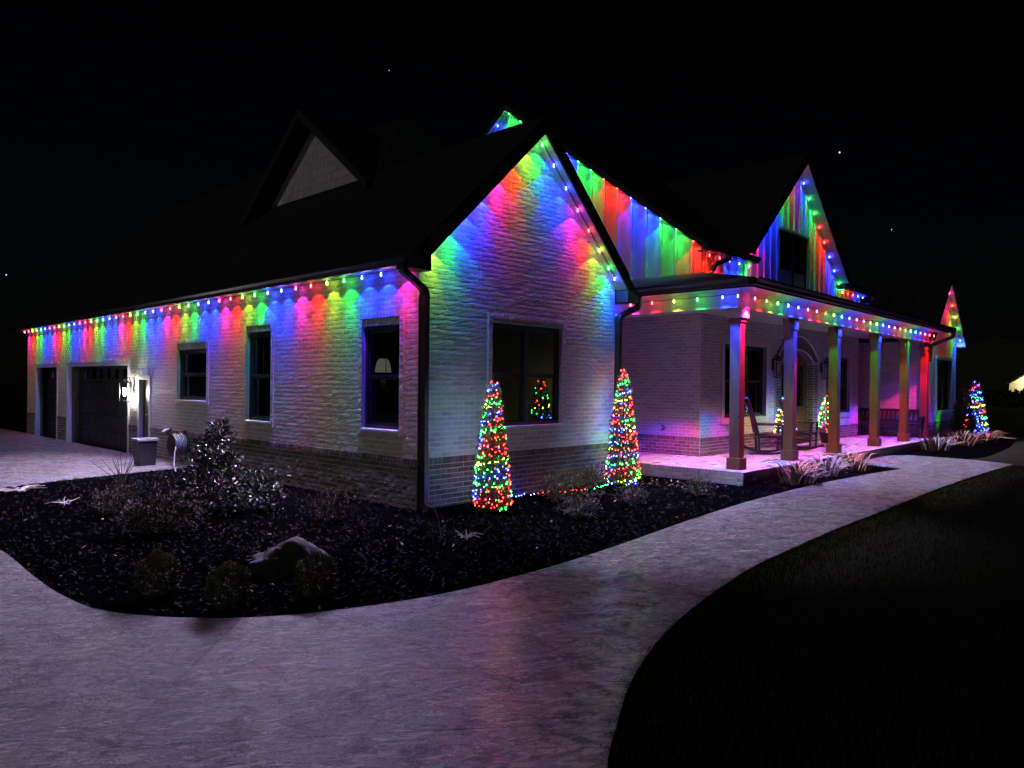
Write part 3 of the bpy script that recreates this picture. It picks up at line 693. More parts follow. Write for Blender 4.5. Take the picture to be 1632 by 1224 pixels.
for sg in (-1, 1):
    slab(dr_, [(XF, DY0, ztop), (XF, DY0+sg*hh, ztop-DS*hh), (back(ztop-DS*hh), DY0+sg*hh, ztop-DS*hh), (back(ztop), DY0, ztop)], .12)
    mm = MB().prism([(XF, DY0, ztop+.01), (XF, DY0+sg*hh, ztop-DS*hh+.01), (XF, DY0+sg*hh, ztop-DS*hh-.16), (XF, DY0, ztop-.16)], (-.03, 0, 0)); fix(mm.build('rake_board', 'fascia', house))
fix(dr_.build('dormer_roof', 'shingle', house))

# --- main body behind the porch
BX0, BX1, BY = 7.5, 17.0, .1
PF = .165                                        # porch floor level
BPX = planeX(BX0); BPY = planeY(BY)
brick_wall(BPX, True, [(.1, PF-.05), (3.4, PF-.05), (3.4, 3.12), (.1, 3.12)], [(2.05, 3.0, -.1, 2.45)], .555, PF-.04, nx=2, nz=1, paint_amp=.0004)
m = MB(); pbox(m, BPX, 2.05, 2.13, PF, 2.45, -.05, .03); pbox(m, BPX, 2.92, 3.0, PF, 2.45, -.05, .03); pbox(m, BPX, 2.13, 2.92, 2.37, 2.45, -.05, .03)
sd = fix(m.build('door_frame', 'white', house, .004)); m = MB(); pbox(m, BPX, 2.13, 2.92, PF, 2.37, -.06, -.02); fix(m.build('door', 'frame', sd, .004))
WA = (8.38, 10.72, .78, 2.67); WB = (14.2, 16.35, .76, 2.60)
AX, AHO, AHI = 12.38, 1.30, 1.02                  # arched doorway centre, outer and inner half width
ZS, ZAI, ZAO = 2.22, 2.55, 2.90                  # springing, inner crown, outer crown
brick_wall(BPY, False, [(BX0, PF-.05), (BX1, PF-.05), (BX1, 3.12), (BX0, 3.12)], [WA, WB, (AX-AHO, AX+AHO, -.1, ZS), (AX-AHO*.9, AX+AHO*.9, ZS, 2.5), (AX-.85, AX+.85, 2.5, 2.78)], .54, PF-.04, nx=3, nz=1, paint_amp=.0003)
window(BPY, False, *WA, 2, surround=.14, lintel=0, trim='wood'); window(BPY, False, *WB, 2, surround=.14, lintel=0, trim='wood')
# arch: dark brick jambs with pale joints, voussoirs, wood door set back
def arch_pts(half, zs, zc, n=18):   # circular segment
    r = (half*half+(zc-zs)**2)/(2*(zc-zs)); cz = zc-r; a = math.asin(half/r); return [(AX+r*math.sin(t), cz+r*math.cos(t)) for t in np.linspace(-a, a, n+1)]
ai = arch_pts(AHI, ZS, ZAI, 26); ao = arch_pts(AHO, ZS+.05, ZAO, 26)
pm = MB()
pm.box(AX-AHO, AX-AHI, BY-.05, BY+.17, PF, ZS)
ar_ = MB()
for k in range(26): ar_.prism([(ai[k][0], BY-.05, ai[k][1]), (ai[k+1][0], BY-.05, ai[k+1][1]), (ao[k+1][0], BY-.05, ao[k+1][1]), (ao[k][0], BY-.05, ao[k][1])], (0, .22, 0))
ent = fix(pm.build('door_arch', 'mortar', house)); MB().box(AX+AHI, AX+AHO, BY-.05, BY+.17, PF, ZS).build('arch_jamb', 'mortar', ent); fix(ar_.build('arch_ring', 'base_brick', ent))
rows = []
nj = int((ZS-PF)/CR)
for s in (-1, 1):
    a, b = sorted((AX+s*AHI, AX+s*AHO))
    rows += layout(a, b, PF, PF+nj*CR, [])
bricks_mesh(rows, planeY(BY-.05), False, 'base_brick', ent, 'jamb_bricks', .012, .0012, 2, 1, .003)
bricks_mesh(layout(BY-.05, BY+.15, PF, PF+nj*CR, []), planeX(AX+AHI), True, 'base_brick', ent, 'reveal_bricks', .012, .0012, 2, 1, .003)
m = MB()
for k in range(26):
    p, q = [(ai[k][0]*(1-f)+ai[k+1][0]*f, ai[k][1]*(1-f)+ai[k+1][1]*f) for f in (.08, .92)]; r1, r2 = [(ao[k][0]*(1-f)+ao[k+1][0]*f, ao[k][1]*(1-f)+ao[k+1][1]*f) for f in (.08, .92)]
    m.prism([(p[0], BY-.066, p[1]), (q[0], BY-.066, q[1]), (r2[0], BY-.066, r2[1]), (r1[0], BY-.066, r1[1])], (0, .03, 0))
fix(m.build('voussoirs', 'base_brick', ent))
m = MB()   # pale edge moulding on both curves
for A_ in (ai, ao): m.tube([(x, BY-.075, z) for x, z in A_], .022, 6)
m.build('arch_trim', 'white', ent)
dp = MB(); DYY = BY+.14
prof = [(AX-AHI, PF), (AX+AHI, PF)] + [p for p in reversed(ai)]
dp.prism([(x, DYY, z) for x, z in prof], (0, .05, 0)); door = fix(dp.build('front_door', 'door_wood', house))
for s in (-1, 1):
    m = MB().box(AX+s*.46-.30, AX+s*.46+.30, DYY-.02, DYY-.004, PF+.95, 2.15); m.build('door_glass', 'glass', door)
    m = MB().box(AX+s*.46-.30, AX+s*.46+.30, DYY-.03, DYY-.004, PF+.2, PF+.82); m.build('door_panel', 'door_wood', door, .02)
    m = MB().tube([(AX+s*.07, DYY-.03, PF+.85), (AX+s*.07, DYY-.07, PF+.9), (AX+s*.07, DYY-.07, PF+1.2), (AX+s*.07, DYY-.03, PF+1.25)], .012, 8); m.build('door_handle', 'black', door)
m = MB().box(AX-.03, AX+.03, DYY-.035, DYY-.003, PF, 2.5); m.build('astragal', 'door_wood', door)
# upper walls of the body: board and batten
def batten(m_parent, plane, u, z0, z1): mm = MB(); pbox(mm, plane, u-.028, u+.028, z0, z1, 0, .042); fix(mm.build('batten', 'siding', m_parent, .003))
MS = .745; MEY = -.15; MEZ = 4.467; ztm = lambda y: MEZ+MS*(y-MEY); MRY = 5.55
bbW = MB().poly([(BX0, .1, 3.1), (BX0, 11, 3.1), (BX0, 11, 4.5), (BX0, MRY, ztm(MRY)-.12), (BX0, .1, ztm(.1)-.12)]).build('gable_wall', 'siding', house)
for k in range(22):
    y = .30+k*.375
    if y < MRY+.3: batten(bbW, BPX, y, 3.5, ztm(y)-.14 if y <= MRY else ztm(2*MRY-y)-.14)
fw = MB().poly([(BX0, BY, 3.1), (BX1, BY, 3.1), (BX1, BY, 4.5), (BX0, BY, 4.5)]).build('upper_wall', 'siding', house)
for k in range(8): batten(fw, BPY, BX0+.16+k*.36, 3.6, 4.36)
for k in range(7): batten(fw, BPY, 15.0+k*.32, 3.6, 4.36)
mr = MB(); OX = BX0-.22; DL, DR = 9.45, 15.05
for xa, xb, ya in ((OX, DL, MEY), (DL, DR, .12), (DR, BX1+.3, MEY)): slab(mr, [(xa, ya, ztm(ya)), (xa, MRY, ztm(MRY)), (xb, MRY, ztm(MRY)), (xb, ya, ztm(ya))], .10)
slab(mr, [(OX, MRY, ztm(MRY)), (OX, 2*MRY-MEY, ztm(MEY)), (BX1+.3, 2*MRY-MEY, ztm(MEY)), (BX1+.3, MRY, ztm(MRY))], .10)
fix(mr.build('roof', 'shingle', house))
for sg, n_ in ((-1, 30), (1, 30)):   # gable rake boards and soffit boards
    yy = lambda h: MRY+sg*h
    hf = MRY-MEY
    mm = MB().prism([(OX, yy(0), ztm(MRY)+.012), (OX, yy(hf), ztm(MEY)+.012), (OX, yy(hf), ztm(MEY)-.13), (OX, yy(0), ztm(MRY)-.13)], (-.02, 0, 0)); fix(mm.build('rake_board', 'fascia', house))
    for k in range(n_ if sg == 1 else 6):
        h0, h1 = hf*k/30, hf*(k+1)/30-.006; q = lambda h, x: (x, yy(h), ztm(MRY)-.118-MS*h)
        mm = MB().prism([q(h0, OX), q(h1, OX), q(h1, BX0-.0), q(h0, BX0-.0)], (0, 0, .014)); fix(mm.build('soffit_board', 'soffit', house))
for xa, xb in ((OX, DL), (DR, BX1+.3)):
    MB().box(xa, xb, MEY+.02, BY, 4.345, 4.36).build('eave_soffit', 'soffit', house); MB().box(xa, xb, MEY-.02, MEY, 4.33, 4.475).build('fascia', 'fascia', house)
gutter(((OX, MEY-.022, 4.335), (DL, MEY-.022, 4.335)), (0, -1, 0)); gutter(((DR, MEY-.022, 4.335), (BX1+.25, MEY-.022, 4.335)), (0, -1, 0))
downspout([(8.05, MEY-.08, 4.36), (8.05, MEY-.08, 4.24), (7.50, MEY-.05, 4.08), (7.30, -.22, 3.86), (7.05, -.35, 3.80)])
downspout([(BX1+.2, MEY-.08, 4.36), (BX1+.2, MEY-.08, 4.2), (BX1-.05, .0, 4.0)])
# wall dormer facing -Y
DXM, DZT, DSS = 12.08, 7.405, .90; DU = .22; dhw = 3.0
dtop = lambda u: DZT-DU-DSS*abs(u-DXM)
DPY = planeY(BY-.012)
DW = (11.13, 13.02, 4.02, 5.52)
dm = wall('dormer_wall', DPY, False, [(DXM-dhw, 3.4), (DXM+dhw, 3.4), (DXM+dhw, dtop(DXM+dhw)), (DXM, dtop(DXM)), (DXM-dhw, dtop(DXM-dhw))], [DW]).build('dormer_wall', 'siding', house)
window(DPY, False, *DW, 2, surround=.10, lintel=0, trim='wood', reveal=.06)
k = 0
for i in range(-8, 9):
    u = DXM+i*.34+.02; zt_ = dtop(u)-.01
    if zt_ < 3.5: continue
    if DW[0]-.03 < u < DW[1]+.03:
        batten(dm, DPY, u, DW[3]+.01, zt_)
    else: batten(dm, DPY, u, 3.6, zt_)
dro = MB(); DF = BY-.356
for sg in (-1, 1):
    zb = DZT-DSS*(dhw+.05); yb = lambda z: (z-MEZ)/MS+MEY+.1
    slab(dro, [(DXM, DF, DZT), (DXM+sg*(dhw+.05), DF, zb), (DXM+sg*(dhw+.05), max(yb(zb), DF+.5), zb), (DXM, yb(DZT), DZT)], .10)
fix(dro.build('dormer_roof', 'shingle', house))
rake(DXM, DZT, DSS, dhw-.02, DF, BY-.012, DU)

# --- right wing with brick gable
RWX0, RWX1, RWY = 17.85, 21.5, -1.5; RM = (RWX0+RWX1)/2; RZT = 5.13; RU = .22
rtop = lambda u: RZT-RU-RS*abs(u-RM)
def rspan(z): h = (RZT-RU-z)/RS; return (RM-h, RM+h)
RW = (18.96, 20.86, .80, 2.62)
RPY = planeY(RWY); RPX = planeX(RWX0)
brick_wall(RPY, False, [(RWX0, -.1), (RWX1, -.1), (RWX1, rtop(RWX1)), (RM, rtop(RM)), (RWX0, rtop(RWX0))], [RW], .60, top=rspan, nx=2, nz=1)
brick_wall(RPX, True, [(RWY, 0), (2.5, 0), (2.5, 3.12), (RWY, 3.12)], [], .60, .05, nx=2, nz=1)
window(RPY, False, *RW, 2, surround=.12, lintel=0, trim='wood')
m = MB().poly([(RWX1, RWY, -.1), (RWX1, 8, -.1), (RWX1, 8, rtop(RWX1)), (RWX1, RWY, rtop(RWX1))]); m.build('return_wall', 'paint_mortar', house)
m = MB().poly([(BX1, BY, 0), (BX1, 2.5, 0), (BX1, 2.5, 4.5), (BX1, BY, 4.5)]).poly([(BX1, 2.5, 0), (RWX0, 2.5, 0), (RWX0, 2.5, 3.12), (BX1, 2.5, 3.12)]); m.build('recess_wall', 'paint_mortar', house)
rr_ = MB(); hb = RM-RWX0+.32
for sg in (-1, 1): slab(rr_, [(RM, RWY-.25, RZT), (RM+sg*hb, RWY-.25, RZT-RS*hb), (RM+sg*hb, 8, RZT-RS*hb), (RM, 8, RZT)], .10)
fix(rr_.build('roof', 'shingle', house)); rake(RM, RZT, RS, hb-.1, RWY-.25, RWY, RU)
m = MB().box(RWX1+.02, RWX1+.38, RWY-.25, RWY-.003, 2.98, 3.15); m.build('eave_return', 'white', house)
gutter(((RWX1+.36, RWY-.26, 3.0), (RWX1+.36, 4, 3.0)), (1, 0, 0))

# --- porch
PX0, PX1, PY0 = 5.45, 17.85, -1.84
m = MB().box(PX0+.02, PX1, PY0+.02, 3.4, -.08, PF-.055).box(4.6, PX0+.02, .6, 3.4, -.08, PF-.055); pfl = m.build('porch_floor', 'mortar', house)
# pavers: herring-free running courses
rows = []
def pavers(x0, x1, y0, y1):
    out = []; r = 0; y = y0
    while y < y1-.02:
        x = x0-(r % 2)*.1
        while x < x1-.02:
            a, b = max(x, x0), min(x+.2, x1)
            if b-a > .03: out.append((a, b, y, min(y+.1, y1), True))
            x += .2
        y += .1; r += 1
    return out
pv = pavers(PX0+.21, PX1-.01, PY0+.21, .08)+pavers(PX0+.21, BX0-.02, .08, 3.3)
V, F, c = brick_geo(pv, .006, .0010, 1, 1, .009, .001); N, K = V.shape[:2]
X = np.stack([V[..., 0]+c[:, None, 0], V[..., 1]+c[:, None, 1], V[..., 2]+PF-.052+.045], -1).reshape(-1, 3)
X[:, 2] = np.where(X[:, 2] < PF-.005, PF-.056, X[:, 2])
np_mesh('pavers', X, (F[None]+(np.arange(N)*K)[:, None, None]).reshape(-1, 4), 'paver', pfl, np.repeat(rng.random(N), K))['kind'] = 'stuff'
# edging: rowlock bricks with their ends showing over one stretcher course
m = MB(); rb = []
def edge_run(fixed, along0, along1, axis):
    u = along0
    while u < along1-.04:
        if axis == 'y': m.box(fixed, fixed+.2, u+.004, min(u+.0687, along1)-.004, PF-.095, PF)
        else: m.box(u+.004, min(u+.0687, along1)-.004, fixed, fixed+.2, PF-.095, PF)
        rb.extend([random.random()]*8); u += .0727
edge_run(PX0, PY0+.205, .6, 'y'); edge_run(PY0, PX0, PX1, 'x')
eo = m.build('edge_bricks', 'paver', pfl); a = eo.data.attributes.new('rnd', 'FLOAT', 'POINT'); a.data.foreach_set('value', rb); eo['kind'] = 'stuff'
mm = MB().box(PX0+.006, PX0+.2, PY0+.006, .6, -.08, PF-.008).box(PX0+.2, PX1, PY0+.006, PY0+.2, -.08, PF-.008); mm.build('edge_mortar', 'mortar', pfl)
bricks_mesh(layout(PY0, .6, -.065, PF-.097, [], None, .076), planeX(PX0+.006), True, 'paver', pfl, 'riser_bricks', .008, .001, 2, 1, .002)
bricks_mesh(layout(PX0, PX1, -.065, PF-.097, [], None, .076), planeY(PY0+.006), False, 'paver', pfl, 'riser_bricks', .008, .001, 2, 1, .002)
# posts
PYC = -1.50
for px in (5.89, 8.15, 10.53, 13.28, 15.74, 17.72):
    pw = .095
    p = MB().box(px-pw, px+pw, PYC-pw, PYC+pw, PF+.18, 2.80).build('porch_post', 'post', house, .008)
    MB().box(px-pw-.032, px+pw+.032, PYC-pw-.032, PYC+pw+.032, PF, PF+.20).build('post_base', 'post', p, .008)
    MB().box(px-pw-.02, px+pw+.02, PYC-pw-.02, PYC+pw+.02, 2.72, 2.935).build('post_cap', 'post', p, .006)
    if px > 7:   # knee brackets along the beam
        for s in (-1, 1):
            mm = MB().prism([(px+s*(pw+.02), PYC-.06, 2.93), (px+s*(pw+.15), PYC-.06, 2.93), (px+s*(pw-.002), PYC-.06, 2.52)], (0, .12, 0)); fix(mm.build('post_bracket', 'post', p))
    else:
        MB().box(px-pw-.05, px+pw+.05, PYC-pw-.05, PYC+pw+.05, 2.79, 2.936).build('post_capital', 'white', p, .005)
# beams, ceiling, roof
m = MB().box(5.54, PX1, -1.66, -1.38, 2.937, 3.24); m.build('porch_beam', 'white', house, .006)
m = MB().box(5.54, 6.04, -1.38, 3.3, 2.937, 3.24); m.build('porch_beam', 'white', house, .006)
m = MB().box(6.04, PX1, -1.38, .08, 3.10, 3.12).box(6.04, 7.48, .08, 3.3, 3.10, 3.12); m.build('porch_ceiling', 'soffit', house)
m = MB().box(5.14, PX1+.3, -2.10, -1.665, 3.225, 3.235).box(5.14, 5.535, -1.665, 3.3, 3.225, 3.235); m.build('eave_soffit', 'soffit', house)
m = MB().box(5.12, PX1+.3, -2.125, -2.10, 3.21, 3.36).box(5.115, 5.14, -2.10, 3.3, 3.21, 3.36); m.build('fascia', 'fascia', house)
pr = MB(); e0 = 3.365
slab(pr, [(5.10, -2.13, e0), (7.5, .1+.0, e0+.58), (BX1, .1, e0+.58), (RWX0+.2, -.2, e0+.5), (RWX0+.35, -2.13, e0)], .05)
slab(pr, [(5.10, -2.13, e0), (5.10, 3.3, e0), (7.5, 3.3, e0+.58), (7.5, .1, e0+.58)], .05)
fix(pr.build('porch_roof', 'shingle', house))
gutter(((5.10, -2.127, 3.235), (PX1+.3, -2.127, 3.235)), (0, -1, 0)); gutter(((5.113, -2.10, 3.235), (5.113, 3.2, 3.235)), (-1, 0, 0))
downspout([(PX1+.1, -2.19, 3.25), (PX1+.1, -2.19, 3.1), (PX1+.05, -1.62, 2.86), (PX1+.05, -1.58, 2.4)])
# small flag-shaped items fixed to the walls
m = MB().box(13.60, 13.66, BY-.03, BY, 1.22, 1.42); m.build('doorbell_box', 'black', house, .004)
hb_ = MB().tube([(7.5, .92, .70), (7.40, .92, .70), (7.36, .92, .66)], .014, 8).tube([(7.42, .92, .70), (7.42, .92, .75)], .008, 6).tube([(7.42, .88, .755), (7.42, .96, .755)], .012, 6)
hb_.build('hose_tap', 'black', house)

# ------------------------------------------------------------------ strings of lights on the eaves
BULB_ME = {}
for k in PAL:
    mm = MB().lathe([(.006, .045), (.009, .03), (.013, .012), (.0145, 0.0), (.010, -.011), (.003, -.015)], 8); me = mm.mesh('bulb'); me.materials.append(M['bulb_'+k]); BULB_ME[k] = me
    for p in me.polygons: p.use_smooth = True
SPOT = {}; WIDE = {}; BEAM = {}; PORCH = {}; OUT = {}; OUTN = {}
for k, c in PAL.items():   # each bulb throws a strong downward beam, a crisp cone and a weak wide spill; the outward and porch lobes are added fill
    for D_, w, sz, bl in ((SPOT, SPOT_W, 112, .10), (WIDE, WIDE_W, 173, .22), (BEAM, BEAM_W, 62, 1.0), (PORCH, 190, 62, .3), (OUT, OUT_W, 116, .4), (OUTN, OUT_W, 50, .5)):
        L = bpy.data.lights.new('bulb_and_fill_light', 'SPOT'); L.color = FILL_TINT[k] if (D_ is OUT or D_ is OUTN) else c; L.energy = w*(OGAIN[k] if (D_ is OUT or D_ is OUTN) else PGAIN[k] if D_ is PORCH else GAIN[k]); L.spot_size = math.radians(sz); L.spot_blend = bl; L.shadow_soft_size = .012; D_[k] = L
def light_string(label, pts, cols, sag=.012, cordoff=.05, wide=None, out=(0, -1), lobe=None, tilt=.52):
    lobe = lobe if lobe is not None else OUTN
    t = empty('string_lights', pts[0]); tag(t, label, 'string lights', 'strings of coloured bulbs along the eaves')
    o = Vector(pts[0]); path = []
    for i, p in enumerate(pts):
        q = Vector(p)-o + Vector((0, 0, cordoff)); path.append(q)
        if i < len(pts)-1: r = Vector(pts[i+1])-o+Vector((0, 0, cordoff)); path.append((q+r)/2+Vector((0, 0, -sag)))
    MB().tube(path, .006, 5).build('cord', 'cord', t)
    for p, k in zip(pts, cols):
        b = bpy.data.objects.new('bulb', BULB_ME[k]); b.location = Vector(p)-o; b.parent = t; COL.objects.link(b)
        mm = bpy.data.objects.new('socket', SOCK); mm.location = (0, 0, .045); mm.parent = b; COL.objects.link(mm)
        for D_ in ((SPOT, BEAM, lobe) if wide is None else (SPOT, wide, BEAM, lobe)):
            if D_ is lobe and (out is None or p[1] > 8.6): continue   # garage end of the side string: no added fill over the apron
            l = bpy.data.objects.new('bulb_and_fill_light', D_[k]); l.location = Vector(p)-o+Vector((0, 0, -.022)); l.parent = t; COL.objects.link(l)
            if D_ is PORCH: l.rotation_euler = Vector((-out[0]*.25, -out[1]*.25, -1)).to_track_quat('-Z', 'Y').to_euler()   # added porch fill lamp, turned in under the beam
            if D_ is lobe: l.rotation_euler = Vector((out[0]*tilt, out[1]*tilt, -1)).to_track_quat('-Z', 'Y').to_euler()
    return t
_s = MB().lathe([(.009, -.004), (.011, 0), (.011, .022), (.006, .026)], 6); SOCK = _s.mesh('socket'); SOCK.materials.append(M['cord'])
side_seq = ['pink', 'blue', 'blue', 'green', 'lime', 'red']
n = 43; light_string('row of coloured bulbs under the long garage side eave', [(-.125, .205+i*.4385, 3.045) for i in range(n)], [side_seq[i % 6] for i in range(n)], out=(-1, 0), lobe=OUT, tilt=1.2)
zr = lambda X, d=.065: apexT-UND-RS*abs(X-RXM)-d
gp = [(-.06, 'red'), (.20, 'lime'), (.50, 'green'), (.80, 'blue'), (1.10, 'blue'), (1.42, 'pink'), (1.72, 'red'), (2.02, 'lime'), (2.26, 'green'), (2.53, 'blue'), (2.83, 'blue'), (3.13, 'pink'), (3.42, 'red'), (3.71, 'lime'), (3.98, 'green'), (4.15, 'blue')]
light_string('coloured bulbs running up and down the front brick gable', [(X, -.125, zr(X)) for X, _ in gp], [k for _, k in gp])
lp = [(5.40, .86, 3.10), (5.40, .395, 3.10), (5.40, -.07, 3.10), (5.40, -.526, 3.10), (5.40, -.99, 3.10), (5.40, -1.464, 3.10), (5.40, -1.74, 3.10)]
light_string('short row of bulbs on the porch end beam beside the gable', lp, ['blue', 'pink', 'red', 'lime', 'green', 'blue', 'blue'], wide=PORCH, out=(-1, 0))
n = 26; light_string('long row of coloured bulbs along the front porch beam', [(5.918+i*.4625, -1.80, 3.10) for i in range(n)], [SEQ[i % 6] for i in range(n)], wide=PORCH, tilt=.42)
bbp = [(.22, 'red'), (.62, 'green'), (1.0, 'green'), (1.38, 'blue'), (1.76, 'blue'), (2.13, 'red'), (2.5, 'red'), (2.87, 'green'), (3.24, 'green'), (3.6, 'blue'), (3.97, 'blue'), (4.35, 'red'), (4.72, 'lime'), (5.1, 'green'), (5.5, 'green'), (5.9, 'blue'), (6.3, 'blue')]
light_string('bulbs on the slanting rake of the batten gable above the porch', [(BX0-.12, y, (ztm(y) if y <= MRY else ztm(2*MRY-y))-.17) for y, _ in bbp], [k for _, k in bbp], out=None)
light_string('few bulbs under the short eave left of the dormer', [(7.62, -.02, 4.28), (8.05, -.02, 4.28), (8.5, -.02, 4.28), (8.95, -.02, 4.28), (9.40, -.02, 4.28)], ['red', 'red', 'blue', 'blue', 'green'], out=None)
dz = lambda X, d=.065: DZT-DU-DSS*abs(X-DXM)-d
dpt = [(9.2, 'red'), (9.55, 'pink'), (9.9, 'pink'), (10.25, 'blue'), (10.6, 'blue'), (10.95, 'blue'), (11.3, 'green'), (11.65, 'lime'), (12.0, 'pink'), (12.47, 'blue'), (12.83, 'green'), (13.18, 'green'), (13.52, 'red'), (13.9, 'red'), (14.28, 'blue'), (14.65, 'blue'), (15.0, 'green')]
light_string('coloured bulbs outlining the peaked dormer above the porch', [(X, BY-.11, dz(X)) for X, _ in dpt], [k for _, k in dpt], out=None)
light_string('few bulbs under the short eave right of the dormer', [(15.25+.42*i, -.03, 4.28) for i in range(5)], ['lime', 'red', 'red', 'blue', 'blue'], out=None)
rz = lambda X, d=.065: RZT-RU-RS*abs(X-RM)-d
rp = [(18.05, 'blue'), (18.36, 'green'), (18.68, 'lime'), (19.0, 'red'), (19.32, 'pink'), (19.95, 'pink'), (20.32, 'red'), (20.68, 'lime'), (21.04, 'green'), (21.42, 'blue')]
light_string('bulbs on the small brick gable at the far right end', [(X, RWY-.13, rz(X)) for X, _ in rp], [k for _, k in rp])

# ------------------------------------------------------------------ wall lantern by the garage (lit)
def lantern(loc, face, lit, label, s=1.0):
    t = empty('wall_lantern', loc, 0); tag(t, label, 'lantern')
    w, h = .075*s, .20*s
    m = MB().box(-w-.012, w+.012, -w-.012, w+.012, -h-.02, -h).box(-w-.012, w+.012, -w-.012, w+.012, h, h+.015)
    m.prism([(-w, -w, h+.015), (w, -w, h+.015), (w, w, h+.015), (-w, w, h+.015)], (0, 0, .02)).lathe([(w*.9, h+.035), (.02, h+.09), (.012, h+.12)], 8)
    for a in (-1, 1):
        for b in (-1, 1): m.box(a*w-.007, a*w+.007, b*w-.007, b*w+.007, -h, h)
    m.build('cage', 'black', t)
    fx, fy = face
    MB().tube([(0, 0, h+.1), (fx*.03, fy*.03, h+.14), (fx*.10*s, fy*.10*s, h+.10), (fx*.13, fy*.13, h-.02)], .010, 6).build('arm', 'black', t)
    MB().box(min(fx*.12, fx*.14)-.05*abs(fy), max(fx*.12, fx*.14)+.05*abs(fy), min(fy*.12, fy*.14)-.05*abs(fx), max(fy*.12, fy*.14)+.05*abs(fx), -.05, .22*s).build('back_plate', 'black', t)
    m = MB().lathe([(.012, -.09), (.028, -.05), (.028, .04), (.012, .08)], 10)
    if lit:
        M['warm'] = emit('lit_lantern_bulb', (1, .95, .84), 260); m.build('lamp_bulb', 'warm', t)
        L = bpy.data.lights.new('lantern_light', 'POINT'); L.energy = 28; L.color = (1, .95, .84); L.shadow_soft_size = .05; lo = bpy.data.objects.new('lantern_light', L); COL.objects.link(lo); lo.parent = t; lo.location = (-.02, 0, .0)
    else: m.build('lamp_bulb', 'linen', t)
    return t
lantern((-.20, 9.93, 1.36), (1, 0), True, 'lit square wall lantern glowing white beside the garage door')
lantern((14.0, BY-.15, 2.05), (0, 1), False, 'unlit black porch lantern right of the arched front door')
lantern((10.95, BY-.15, 2.05), (0, 1), False, 'unlit black porch lantern left of the arched front door')

# ------------------------------------------------------------------ vegetation
def leaf_cloud(n, center, rad, size, up=.0, shell=.55, asp=.5, lumpy=1.0):
    """leaf rhombs through an ellipsoid; returns V,F,R"""
    d = rng.normal(size=(n, 3)); d /= np.linalg.norm(d, axis=1)[:, None]
    lump = 1+lumpy*(.22*np.sin(d[:, 0]*5+1.3)*np.sin(d[:, 1]*6+.4)+.16*np.sin(d[:, 2]*8+d[:, 0]*4))
    r = (shell+(1-shell)*rng.random(n)**.6)*lump
    P = d*r[:, None]*np.array(rad)+np.array(center); P[:, 2] = np.maximum(P[:, 2], .015)
    return leafs(P, d, n, size, up, asp)
def leafs(P, d, n, size, up, asp):
    dirv = d*.8+rng.normal(0, .6, (n, 3))+np.array([0, 0, up]); dirv /= np.linalg.norm(dirv, axis=1)[:, None]
    s = np.cross(dirv, rng.normal(size=(n, 3))); s /= np.linalg.norm(s, axis=1)[:, None]+1e-9
    L = (size*rng.uniform(.6, 1.3, n))[:, None]
    V = np.stack([P, P+dirv*L*.5+s*L*asp*.5, P+dirv*L, P+dirv*L*.5-s*L*asp*.5], 1).reshape(-1, 3)
    return V, np.arange(4*n).reshape(-1, 4), np.repeat(rng.random(n), 4)
def stems(t, n, rad, h, r0=.008, mat='bark', spread=1.0):
    m = MB()
    for k in range(n):
        a = 2*math.pi*k/n+random.uniform(-.3, .3); R = random.uniform(.3, 1)*rad*spread; hh = h*random.uniform(.7, 1)
        m.tube([(0, 0, -.03), (R*.3*math.cos(a), R*.3*math.sin(a), hh*.45), (R*math.cos(a), R*math.sin(a), hh)], [r0, r0*.7, r0*.3], 5)
    return m.build('stem', mat, t)
def shrub(label, loc, rad, n, size, mat, up=.2, shell=.4, asp=.5, nst=6, name='shrub', extra=None, group=None, lumpy=1.0):
    t = empty(name, (*loc, -.04)); tag(t, label, 'shrub', group)
    parts = [leaf_cloud(n, (0, 0, rad[2]*.95), rad, size, up, shell, asp, lumpy)]
    if extra:
        for (c, r, k) in extra: parts.append(leaf_cloud(k, c, r, size, up, shell, asp))
    off = 0; Vs, Fs, Rs = [], [], []
    for V, F, R in parts: Vs.append(V); Fs.append(F+off); Rs.append(R); off += len(V)
    np_mesh('foliage', np.vstack(Vs), np.vstack(Fs), mat, t, np.concatenate(Rs)); stems(t, nst, max(rad[:2])*.7, rad[2]*1.6); return t
# clipped balls in the front of the bed
for lb, p, r in (('round dark boxwood ball left of its two neighbours', (-3.83, -1.62), .155), ('round dark boxwood ball nearest the bend of the path', (-3.58, -2.27), .15), ('round dark boxwood ball standing in front of the rock', (-2.98, -2.45), .15)):
    shrub(lb, p, (r, r, r*1.08), 5200, .022, 'leaf_olive', .2, .7, .5, 5, lumpy=.3, group='clipped balls along the bed edge')
shrub('low rusty shrub nearest the garage apron', (-2.85, 2.35), (.27, .27, .17), 1500, .035, 'leaf_rust', .5, .3, .35)
shrub('wide olive brown shrub in front of the holly', (-2.88, .72), (.40, .36, .23), 3200, .04, 'leaf_rust', .5, .3, .4, extra=[((.22, .1, .2), (.25, .22, .17), 900), ((-.2, .05, .18), (.25, .25, .17), 900)])
shrub('tall glossy holly bush against the dark brick base', (-1.95, 1.62), (.34, .32, .40), 1500, .062, 'leaf_holly', .3, .35, .55, 7, extra=[((.05, .08, .75), (.24, .22, .24), 650), ((.08, -.02, 1.0), (.14, .12, .15), 220), ((.45, -.2, .26), (.36, .32, .24), 900)])
shrub('twiggy tan shrub by the dark brick base near the corner', (-1.22, .16), (.26, .26, .17), 900, .055, 'leaf_rust', .8, .2, .25, 10, extra=[((.2, -.1, .24), (.16, .14, .13), 250)])
shrub('olive shrub below the gable window, left of its twin', (1.80, -.86), (.27, .25, .22), 1700, .05, 'leaf_olive', .9, .25, .22, 8)
